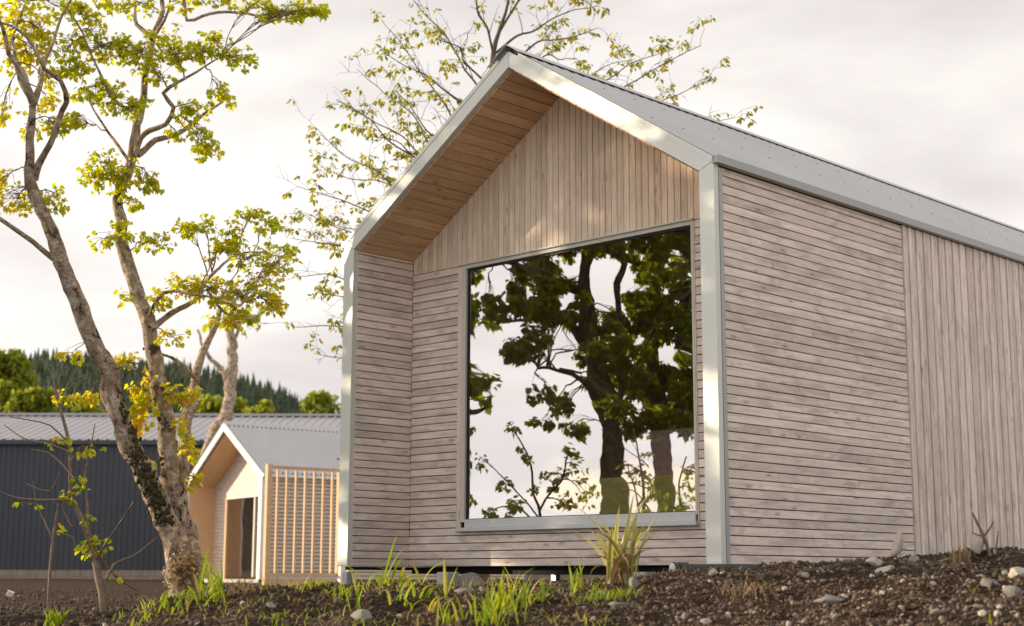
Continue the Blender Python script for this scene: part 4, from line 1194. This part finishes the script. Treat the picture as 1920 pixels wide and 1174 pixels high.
plain_tree(-12.5, 13.5, 7.6, 0.24, 'nearer leafy tree left of the frame that shades the cabin front', 95, 3)
plain_tree(-16.5, 14.3, 8.2, 0.25, 'farther leafy tree left of the frame that shades the cabin front', 95, 4)
sh = shade_tree([([(1010, 1120, 9), (1015, 1020, 8), (1005, 930, 6), (990, 860, 4), (960, 800, 2)], 0, 0.3), ([(1010, 960, 5), (1045, 900, 4), (1070, 840, 2)], 0, -0.3), ([(1014, 1000, 4), (960, 950, 3), (915, 955, 2)], 0, 0.2),
                 ([(1012, 980, 4), (950, 900, 2.5), (905, 860, 1.6)], 0, -0.4)],
                [(925, 962, 22, 14, 7), (965, 950, 26, 18, 9), (1000, 915, 18, 14, 5), (1035, 900, 22, 30, 7), (1075, 870, 24, 26, 7), (1060, 940, 30, 26, 9), (1100, 925, 26, 30, 8), (962, 812, 22, 16, 6), (985, 850, 18, 16, 5), (908, 866, 16, 14, 4), (1068, 846, 20, 16, 5), (940, 905, 18, 14, 4)], 18.6,
                'slim young tree mirrored low in the window', 'young_tree', 1, size=0.065, per=5, hue=0.8)
sh2 = shade_tree([([(1285, 1120, 9), (1282, 1020, 7), (1275, 930, 5), (1290, 850, 3)], 0, 0.2), ([(1280, 960, 6), (1230, 930, 4), (1190, 880, 3)], 0, 0.2)],
                 [(1280, 950, 24, 24, 8), (1292, 880, 18, 20, 6), (1225, 930, 26, 24, 6), (1185, 890, 24, 26, 6), (1300, 920, 14, 20, 4)], 19.0,
                 'slim young tree mirrored at the lower right of the window', 'young_tree', 1, size=0.065, per=5, hue=0.8)

# ---- sapling at the left edge
SD = 10.8
ts = Tree(SD, F_PX / SD)
t4 = empty('sapling')
sp0 = on_ground(190, 1140)
tag(t4, 'thin nearly bare sapling with a few yellow leaves before the blue barn', 'sapling')
ts.limb([(196, 1150, 15), (190, 1090, 14), (178, 1045, 13), (165, 1000, 12), (148, 960, 11), (135, 935, 9), (134, 880, 8), (130, 830, 7), (118, 780, 5), (108, 735, 4), (95, 700, 3), (82, 680, 2)], 0, 0.1)
ts.limb([(92, 1150, 6), (95, 1080, 6), (100, 1010, 6), (108, 960, 5), (115, 925, 4)], 0, 0)
ts.limb([(133, 940, 6), (80, 940, 5), (30, 935, 4), (0, 922, 3), (-30, 905, 2)], 0, -0.3)
ts.limb([(130, 850, 4), (95, 835, 3.2), (50, 825, 2.6), (10, 800, 2)], 0, 0.3)
ts.limb([(128, 832, 3.5), (95, 800, 2.8), (55, 790, 2.2), (20, 785, 1.6)], 0, -0.3)
ts.limb([(118, 785, 3), (105, 740, 2.5), (100, 700, 2)], 0, 0.4)
ts.limb([(166, 1005, 6), (165, 950, 5), (160, 900, 4), (170, 850, 3), (178, 800, 2)], 0, 0.2)
ts.limb([(140, 900, 4), (115, 870, 3), (90, 850, 2.5), (60, 845, 2)], 0, 0.2)
ts.limb([(183, 1050, 5), (200, 1020, 4), (230, 975, 3.4), (252, 942, 2.5)], 0, -0.3)
ts.limb([(196, 1100, 5), (215, 1060, 5), (250, 1045, 4), (295, 1008, 2.5)], 0, 0.3)
ts.limb([(190, 1050, 5), (212, 1075, 5), (235, 1095, 4), (260, 1110, 3)], 0, 0.3)
ts.limb([(105, 1000, 3), (125, 1005, 3), (140, 1012, 2.4), (144, 1040, 1.6)], 0, 0)
ts.limb([(98, 1010, 3), (85, 980, 3), (70, 950, 2.4), (62, 905, 1.6)], 0, 0.1)
ts.limb([(136, 990, 3.4), (120, 960, 2.6), (112, 930, 2)], 0, 0)
ts.limb([(131, 870, 3), (145, 850, 2.4), (155, 838, 2)], 0, 0)
ts.limb([(112, 890, 3), (95, 925, 2.5), (60, 915, 2), (50, 908, 1.5)], 0, 0.1)
ts.limb([(120, 790, 2.4), (112, 760, 2), (110, 720, 1.4), (118, 680, 1)], 0, 0.2)
for a_ in [(120, 755, 16, 14, 5), (100, 828, 10, 8, 2), (160, 842, 24, 8, 5), (120, 822, 8, 6, 2), (145, 900, 10, 8, 3), (160, 918, 8, 6, 2), (130, 935, 22, 10, 5), (165, 970, 8, 6, 2), (110, 985, 3, 8, 1), (35, 948, 4, 4, 1), (65, 945, 6, 4, 1), (172, 1008, 10, 10, 3), (165, 1030, 18, 12, 6), (192, 1025, 12, 10, 4), (225, 1085, 8, 6, 1)]:
    ts.cluster(*a_, size=0.048, hue=0.5, per=3, r0=0.003)
ts.build_wood(t4, M['twig'], M['twig'], nstem=2, wob=0.006)
ts.crown('leaves', M['leaf'], t4, OVAL * np.array((1.5, 1)))
rebase(t4, tuple(at(194, 1150, SD)))

# ------------------------------------------------------------------ far trees and the wooded hill
def bush(px, py, rx, ry, d, label, n=2600, leaf=0.30, hue=0.5, group=None, loose=1.0, name='broadleaf_tree'):
    """far tree: trunk with limbs and a crown of leaf clumps; py is the crown's middle"""
    root = empty(name); tag(root, label, 'tree', group)
    c = at(px, py, d); s = d / F_PX
    gz = float(ground(c[0], d, False))
    lob = []
    for k in range(16):
        q = rng.normal(size=3); q /= np.linalg.norm(q); q *= rng.uniform(0.35, 0.85)
        lob.append((c + q * np.array((rx, rx, ry)) * s, rng.uniform(0.25, 0.45)))
    P_ = []; hu = []
    for k in range(n):
        lc, lr_ = lob[rng.integers(len(lob))]
        q = rng.normal(size=3); q /= np.linalg.norm(q); q *= rng.uniform(0.6, 1.0) ** 0.5 * lr_ * loose
        P_.append(lc + q * np.array((rx, rx, ry * 1.05)) * s); hu.append(np.clip(rng.normal(hue, 0.22), 0, 1))
    ax = rng.normal(size=(n, 3)) + np.array((0, 0, -0.2))
    o = link('crown', leaves_mesh('crown', P_, ax, leaf * rng.uniform(0.6, 1.3, n), OVAL * np.array((1.8, 1)), rndv=np.array(hu), nrm_up=0.4), root, M['leaf_far']); tag(o, kind='stuff')
    parts = [tube(np.array([(c[0], d, gz - 0.3), (c[0] + 0.1, d, gz + (c[2] - gz) * 0.5), (c[0], d, c[2])]), [0.22, 0.16, 0.08], 8)]
    for lc, _ in lob[:9]: parts.append(tube(np.array([(c[0] + 0.05, d, gz + (c[2] - gz) * 0.6), (np.array((c[0], d, c[2])) + lc) / 2, lc]), [0.09, 0.06, 0.03], 5))
    link('trunk', tubes_mesh('trunk', parts), root, M['darkbark'])
    rebase(root, (c[0], d, gz))
bush(15, 725, 62, 62, 92, 'tall bright green tree behind the left end of the barn', 5200, 0.32, 0.6)
bush(75, 765, 48, 40, 88, 'rounded green tree beside the tall one behind the barn', 3200, 0.32, 0.6)
bush(165, 782, 32, 22, 96, 'small green treetop above the barn roof between the sapling and sycamore', 1200, 0.36, 0.5)
bush(418, 772, 58, 26, 98, 'broad yellow green treetop above the barn behind the crooked trunk', 2600, 0.36, 0.7)
bush(490, 780, 26, 22, 94, 'small yellow green treetop right of the crooked trunk', 1100, 0.36, 0.65)
bush(598, 770, 36, 34, 96, 'loose airy tree above the barn next to the large cabin', 700, 0.36, 0.55, loose=1.3)

HD = 420.0
rid_px = [-500, -200, 0, 86, 240, 326, 388, 457, 498, 533, 567, 636, 760, 900, 2400]
rid_py = [676, 672, 668, 660, 672, 678, 690, 707, 716, 733, 753, 777, 810, 850, 1040]
hv, hf = [], []
cols = np.linspace(-600, 2400, 90)
rowsn = 14
for j in range(rowsn):
    t = j / (rowsn - 1); d = 180 + (HD - 180) * t
    for px in cols:
        p = at(px, 1085, HD)
        ztop = at(px, np.interp(px, rid_px, rid_py) + 26, HD)[2]
        hv.append((p[0], d, EYE - 0.6 + (ztop - EYE) * (t ** 1.15)))
for px in cols:
    p = at(px, 1085, HD); hv.append((p[0], HD + 200, EYE - 5))
nc = len(cols)
for j in range(rowsn):
    for i in range(nc - 1): hf.append((j * nc + i, j * nc + i + 1, (j + 1) * nc + i + 1, (j + 1) * nc + i))
tag(link('hill', pymesh('hill', hv, hf, True), None, plain('hill_scrub', (0.03, 0.05, 0.02), (0.05, 0.075, 0.03), scale=0.1)), kind='structure')
def conifers():
    vs_, fs_, at_, o_ = [], [], [], 0
    for k in range(3600):
        t = rng.random() ** 0.42
        px = rng.uniform(-120, 760); d = 250 + (HD - 250) * t
        tt = (d - 180) / (HD - 180)
        X = at(px, 1085, HD)[0]
        ztop = at(px, np.interp(px, rid_px, rid_py) + 26, HD)[2]
        z0 = EYE - 0.6 + (ztop - EYE) * (tt ** 1.15)
        h = rng.uniform(2.6, 6.4); r_ = h * rng.uniform(0.17, 0.25)
        tone = rng.random()
        tiers = 6
        for q in range(tiers):
            za_ = z0 + h * (0.05 + 0.95 * q / tiers); zb_ = za_ + h * 0.30
            rr = r_ * (1 - q / tiers) + 0.06
            m = 6; an = np.arange(m) / m * 2 * math.pi + rng.random() * 6
            rj = rr * rng.uniform(0.6, 1.25, m)
            base = np.stack([X + np.cos(an) * rj, d + np.sin(an) * rj, za_ - rng.random(m) * h * 0.06], -1)
            vs_.append(base); vs_.append(np.array([(X, d, min(zb_, z0 + h * 1.05))]))
            for i in range(m): fs_.append((o_ + i, o_ + (i + 1) % m, o_ + m)); at_.append(np.clip(tone * 0.8 + rng.random() * 0.2, 0, 1))
            o_ += m + 1
    return fastmesh('conifer_wood', np.concatenate(vs_), np.array(fs_), False, attr=at_)
tag(link('conifer_wood', conifers(), None, M['conifer']), 'dark conifer wood covering the hill behind the barn', 'wood', kind='stuff')

# ------------------------------------------------------------------ gravel, stones and litter on the bank
def gravel(name, n, ysel, smin, smax, bright, seed, mat='gravel', xr=0.40):
    r_ = np.random.default_rng(seed)
    y = ysel[0] + (ysel[1] - ysel[0]) * r_.random(n)
    x = (r_.random(n) * 2 - 1) * y * xr
    z = ground(x, y)
    s = smin * (smax / smin) ** (r_.random(n) ** 2.2)
    v, f = ico(0)
    rv = r_.normal(size=(n, 3, 3)); Q, _ = np.linalg.qr(rv)
    sc = np.stack([r_.uniform(0.8, 1.3, n), r_.uniform(0.6, 1.0, n), r_.uniform(0.4, 0.8, n)], -1)
    vv = v[None] * (1 + r_.normal(size=(n, 12, 1)) * 0.16) * sc[:, None, :]
    vv = np.einsum('nij,nkj->nki', Q, vv) * s[:, None, None] + np.stack([x, y, z + s * 0.25], -1)[:, None, :]
    ff = (f[None] + np.arange(n)[:, None, None] * 12).reshape(-1, 3)
    # stones are paler to the right, crumbs of earth to the left
    px = x / y
    stone_p = np.clip(bright + 0.22 * np.clip((px + 0.05) / 0.3, -0.5, 1), 0.05, 0.9)
    isst = r_.random(n) < stone_p
    tone = np.where(isst, 0.62 + 0.38 * r_.random(n) ** 2.4, r_.uniform(0.0, 0.6, n))
    o = link(name, fastmesh(name, vv.reshape(-1, 3), ff, False, attr=np.repeat(tone, 20)), None, M[mat])
    return o
tag(gravel('gravel', 46000, (5.2, 8.6), 0.004, 0.016, 0.05, 21), 'loose gravel and crumbs of earth on the dark bank', 'gravel', kind='stuff')
tag(gravel('field_clods', 9000, (11.0, 30.0), 0.010, 0.038, 0.05, 23, xr=0.42), 'clods on the bare field in front of the barn', 'earth', kind='stuff')
tag(gravel('earth_clods', 9000, (8.4, 16.0), 0.010, 0.035, 0.15, 22, xr=0.42), 'clods of dark earth on the ground behind the bank', 'earth', kind='stuff')

st_protos = [stone_mesh(40 + k, (1.0, rng.uniform(0.7, 1.0), rng.uniform(0.5, 0.75)), 15, 2) for k in range(8)]
r6 = np.random.default_rng(66)
cnt = 0
for k in range(115):
    px, py = r6.uniform(10, 1910), r6.uniform(1060, 1172)
    if px < 1250 and r6.random() < 0.55: continue
    lim = np.interp(px, [0, 240, 420, 900, 1400, 1920], [1180, 1168, 1118, 1098, 1078, 1042])
    if py < lim: continue
    p = on_ground(px, py)
    s_ = r6.uniform(0.013, 0.03) * (1.35 if r6.random() < 0.15 else 1)
    o = link('stone', st_protos[k % 8])
    if not o.data.materials: o.data.materials.append(M['stone_g'] if k % 8 < 6 else M['stone'])
    o.scale = (s_,) * 3; o.rotation_euler = (r6.normal() * 0.3, r6.normal() * 0.3, r6.uniform(0, 6.28))
    o.location = (p[0], p[1], p[2] + s_ * 0.2)
    tag(o, 'small stone half sunk in the dark gravel bank', 'stone', 'small stones scattered over the bank'); cnt += 1

stone(1640, 1056, 0.060, (1.1, 0.8, 0.62), 71, 'blocky pale stone on the crest left of the upright stone')
stone(1684, 1046, 0.066, (0.46, 0.42, 1.25), 72, 'upright pale finger shaped stone on the crest of the bank', rot=(0.05, 0.14, 0), sink=0.10, cuts=5)
stone(1664, 1068, 0.055, (1.35, 0.9, 0.42), 73, 'flat slanting pale stone just below the upright stone', rot=(0, -0.25, 0.3))
stone(1836, 1038, 0.062, (0.85, 0.7, 1.05), 74, 'pointed beige stone beside the bare twig on the crest', rot=(0, 0.2, 0.4), sink=0.2)
stone(1712, 1052, 0.040, (1.2, 0.8, 0.6), 75, 'dark tilted stone right of the upright stone', 'stone_g', rot=(0, -0.5, 0.2))
stone(1912, 1082, 0.055, (1.1, 0.8, 0.8), 76, 'large pale stone at the right edge of the photograph')
stone(1855, 1096, 0.050, (1.1, 0.8, 0.7), 77, 'grey rounded stone below the pointed beige stone', 'stone_g')
stone(1905, 1118, 0.058, (1.0, 0.8, 0.8), 78, 'brown grey stone at the right edge under the large pale stone', 'stone_g')
stone(1340, 1078, 0.034, (0.9, 0.8, 0.9), 79, 'small pale stone in front of the black drain pipe')
stone(1555, 1132, 0.058, (1.7, 0.8, 0.5), 80, 'long flat brown stone low on the middle of the right bank', 'stone_g')
stone(1160, 1138, 0.05, (1.5, 0.8, 0.5), 81, 'flat grey stone below the bright green grass mat', 'stone_g')
stone(680, 1165, 0.06, (1.2, 0.9, 0.6), 82, 'grey rock at the bottom edge below the tall blade', 'stone_g')
stone(1190, 1100, 0.045, (0.9, 0.8, 0.9), 83, 'rounded grey stone right of the striped plant', 'stone_g')
stone(870, 1112, 0.05, (1.5, 0.9, 0.5), 84, 'flat grey brown stone in front of the concrete pier', 'stone_g')
wp = on_ground(18, 1122)
o = MB().box(-0.05, 0.05, -0.02, 0.02, 0, 0.09).build('offcut', M['white'], None, 0.006)
o.location = tuple(wp); o.rotation_euler = (0.3, 0.35, 0.3); tag(o, 'small white offcut lying on the dark soil at far left', 'offcut')

# blades -------------------------------------------------------------
def blade(base, head, length, width, bend, lean=0.15, n=9, twist=0.0):
    """one curved folded strip; returns verts, quads, across value"""
    t = np.linspace(0, 1, n)
    hx, hy = math.cos(head), math.sin(head)
    ang = lean + bend * t ** 1.5
    dx = np.concatenate([[0], np.cumsum(np.sin(ang[1:]) / (n - 1))]) * length
    dz = np.concatenate([[0], np.cumsum(np.cos(ang[1:]) / (n - 1))]) * length
    c = base + np.stack([dx * hx, dx * hy, dz], -1)
    w = width * np.sin(np.clip(0.18 + t * 0.55, 0, 1) * math.pi) ** 0.8 * (1 - t ** 3) + 0.0006
    sx = np.array((-hy, hx, 0.0))
    nrm = np.stack([-np.cos(ang) * hx, -np.cos(ang) * hy, np.sin(ang)], -1)
    Lf = c + sx * w[:, None] / 2 + nrm * (w * 0.22)[:, None]
    Rt = c - sx * w[:, None] / 2 + nrm * (w * 0.22)[:, None]
    V = np.stack([Lf, c, Rt], 1).reshape(-1, 3)
    F_ = []
    for i in range(n - 1):
        a = i * 3
        F_ += [(a, a + 1, a + 4, a + 3), (a + 1, a + 2, a + 5, a + 4)]
    return V, np.array(F_), np.tile([0.0, 1.0, 0.0], n)

def tuft(px, py, h, n, spread, width, label, bend=(0.2, 1.4), name='grass_tuft', mat='grass', cat='grass', hue=0.4, split=False, group=None):
    p0 = on_ground(px, py); d = p0[1]; s = d / F_PX
    root = empty(name, tuple(p0)); tag(root, label, cat, group)
    Vs, Fs, At, o_ = [], [], [], 0
    for k in range(n):
        b = np.array((rng.normal() * spread * s * 0.5, rng.normal() * spread * s * 0.35, 0.0))
        b[2] = float(ground(p0[0] + b[0], p0[1] + b[1])) - p0[2] - 0.006
        V, F_, ac = blade(b, rng.uniform(0, 6.28), h * s * rng.uniform(0.55, 1.15), width * s * rng.uniform(0.7, 1.2), rng.uniform(*bend), rng.uniform(0.05, 0.35))
        hv_ = np.clip(rng.normal(hue, 0.22), 0, 1)
        if split:
            m = fastmesh('leaf', V, F_, True, attr=np.full(len(F_), hv_), vattr=ac)
            link('leaf', m, root, M[mat])
        else:
            Vs.append(V); Fs.append(F_ + o_); At += [hv_] * len(F_); o_ += len(V)
    if not split:
        tag(link('blades', fastmesh('blades', np.concatenate(Vs), np.concatenate(Fs), True, attr=At), root, M[mat]), kind='stuff')
    return root

tuft(1166, 1094, 172, 26, 26, 12, 'striped yellow and green strap leaved plant in front of the window', (0.15, 1.5), 'striped_plant', 'striped', 'plant', split=True)
tuft(1160, 1096, 130, 9, 22, 10, 'drooping tan outer leaves round the foot of the striped plant', (1.8, 2.6), 'strap_plant', 'straw', 'plant', split=True)
tuft(1080, 1112, 66, 8, 16, 6, 'upright green grass sprig left of the striped plant', (0.0, 0.4))
tuft(1135, 1122, 26, 90, 60, 2.6, 'bright green low grass mat in front of the striped plant', (0.3, 1.6), hue=0.3)
tuft(945, 1150, 70, 46, 60, 6, 'thick yellow green clump at the bottom middle of the bank', (0.3, 1.7), hue=0.5)
tuft(930, 1172, 60, 30, 46, 4.5, 'bright green grass at the bottom edge before the thick clump', (0.1, 0.9), hue=0.3)
tuft(1000, 1130, 56, 12, 36, 6.5, 'arching strap leaves right of the thick yellow green clump', (0.8, 2.2), split=True)
tuft(738, 1102, 78, 16, 60, 7, 'arching yellow green strap leaves under the left part of the cabin', (0.9, 2.4), 'strap_plant', cat='plant', split=True, hue=0.55)
tuft(722, 1100, 105, 3, 18, 5, 'tall thin leaning blades among the arching strap leaves', (0.1, 0.5))
tuft(672, 1152, 96, 5, 10, 6, 'tall green sprig at the foot of the left metal post', (0.0, 0.3))
tuft(652, 1120, 34, 14, 30, 5, 'low green leaves left of the tall sprig', (0.4, 1.6))
tuft(785, 1130, 62, 12, 44, 6.5, 'bent green leaves halfway down the bank below the porch', (0.8, 2.2), split=True)
o = tuft(836, 1126, 112, 2, 2, 7, 'single tall upright green blade below the porch wall', (0.0, 0.08))
tuft(845, 1172, 58, 10, 30, 6, 'green blades at the bottom edge below the concrete pier', (0.1, 0.8))
tuft(818, 1148, 44, 6, 24, 5, 'tan and green blades left of the bottom edge clump', (0.5, 1.6), hue=0.8)
tuft(398, 1128, 92, 20, 34, 6.5, 'tall strap leaved clump in front of the sycamore foot', (0.1, 1.1), 'strap_plant', cat='plant', split=True, hue=0.4)
tuft(345, 1146, 48, 34, 80, 5.5, 'low spreading green clump on the left end of the bank', (0.8, 2.1))
tuft(268, 1150, 30, 26, 70, 3.5, 'thin yellow green grass at the left tip of the bank', (0.4, 1.6), hue=0.6)
tuft(104, 1176, 40, 34, 22, 4, 'bright grass tuft at the bottom left corner', (0.2, 0.9), hue=0.3)
tuft(582, 1104, 24, 26, 36, 4, 'small leafy weed below the slatted screen', (0.4, 1.6))
tuft(1858, 1172, 26, 4, 6, 3, 'tiny grass sprig at the bottom right corner', (0.1, 0.5))
tuft(1395, 1118, 34, 60, 46, 2, 'dry tan grass tuft in the middle of the right bank', (0.3, 1.5), mat='straw', name='dry_tuft')
tuft(1300, 1072, 16, 50, 120, 1.6, 'thin dry stalks along the crest by the drain pipe', (0.2, 1.4), mat='straw', name='dry_tuft')
tuft(452, 1096, 36, 50, 44, 2.2, 'reddish dry grass tuft before the smaller cabin', (0.3, 1.2), mat='straw', name='dry_tuft')
tuft(1805, 1056, 44, 26, 14, 4.5, 'splintered pale dead stalks standing on the crest', (0.0, 0.25), mat='straw', name='dry_tuft')
tuft(70, 1093, 9, 40, 60, 2.4, 'patch of low weeds along the foot of the barn', (0.4, 1.4), hue=0.4)

# short weeds sprouting here and there over the bank
Vs, Fs, At, o_ = [], [], [], 0
for k in range(2600):
    y = rng.uniform(5.8, 8.8); x = rng.uniform(-0.30, 0.34) * y
    if vnoise(x + 40, y, 0.42) < (0.12 if x < 0.6 else 0.30): continue
    V, F_, ac = blade(np.array((x, y, float(ground(x, y)) - 0.004)), rng.uniform(0, 6.28), rng.uniform(0.02, 0.075), rng.uniform(0.003, 0.008), rng.uniform(0.2, 1.8), rng.uniform(0.05, 0.6), 6)
    Vs.append(V); Fs.append(F_ + o_); At += [float(np.clip(rng.normal(0.5, 0.25), 0, 1))] * len(F_); o_ += len(V)
tag(link('weeds', fastmesh('weeds', np.concatenate(Vs), np.concatenate(Fs), True, attr=At), None, M['grass']), 'short weeds sprouting in patches over the bank', 'weeds', kind='stuff')

# straw and small sticks strewn on the bank
pts_v, o_ = [], 0
parts = []
for k in range(1500):
    y = rng.uniform(5.4, 8.4); x = rng.uniform(-0.34, 0.37) * y
    z = float(ground(x, y)); an = rng.uniform(0, 6.28); L_ = rng.uniform(0.02, 0.07)
    e = np.array((math.cos(an), math.sin(an), rng.normal() * 0.35)) * L_
    p = np.array((x, y, z + 0.007))
    parts.append(tube([p, p + e * 0.5 + (0, 0, 0.004), p + e], [0.0012, 0.0011, 0.0006], 3))
ms = tubes_mesh('straw_litter', parts)
a_ = ms.attributes.new('rnd', 'FLOAT', 'FACE'); a_.data.foreach_set('value', rng.random(len(ms.polygons)).astype(np.float32))
tag(link('straw_litter', ms, None, M['straw']), 'bits of straw and thin sticks strewn over the bank', 'litter', kind='stuff')

# bare twig and fallen stick on the crest
def sticks(name, lines, base, label, cat, mat='twig'):
    root = empty(name); tag(root, label, cat)
    for i, (pts, d) in enumerate(lines):
        rows = [(*at(px, py, d), w * d / F_PX / 2) for px, py, w in pts]
        (V, Fq), _ = limb_tube(smooth_line(rows, 0.03), 7, 0.06, i, 0.001)
        link('stem' if i == 0 else 'branch', fastmesh('stem', V, Fq, True), root, M[mat])
    rebase(root, base); return root
q = on_ground(1858, 1040, True)
sticks('bare_twig', [([(1860, 1046, 8), (1850, 1015, 7), (1842, 995, 6), (1832, 975, 5), (1824, 958, 3)], q[1]), ([(1846, 1003, 5), (1856, 990, 4), (1864, 975, 2.5)], q[1]), ([(1843, 1003, 3.5), (1833, 1000, 3), (1824, 996, 2)], q[1]), ([(1868, 1046, 4), (1870, 1020, 3.5), (1874, 994, 2)], q[1] + 0.05)], tuple(q), 'bare forked twig growing on the crest at far right', 'twig')
q = on_ground(1760, 1052, True)
sticks('fallen_stick', [([(1745, 1056, 7), (1770, 1050, 8), (1800, 1042, 6), (1822, 1040, 4)], q[1])], tuple(q), 'grey fallen stick lying on the crest beside the dead stalks', 'stick')
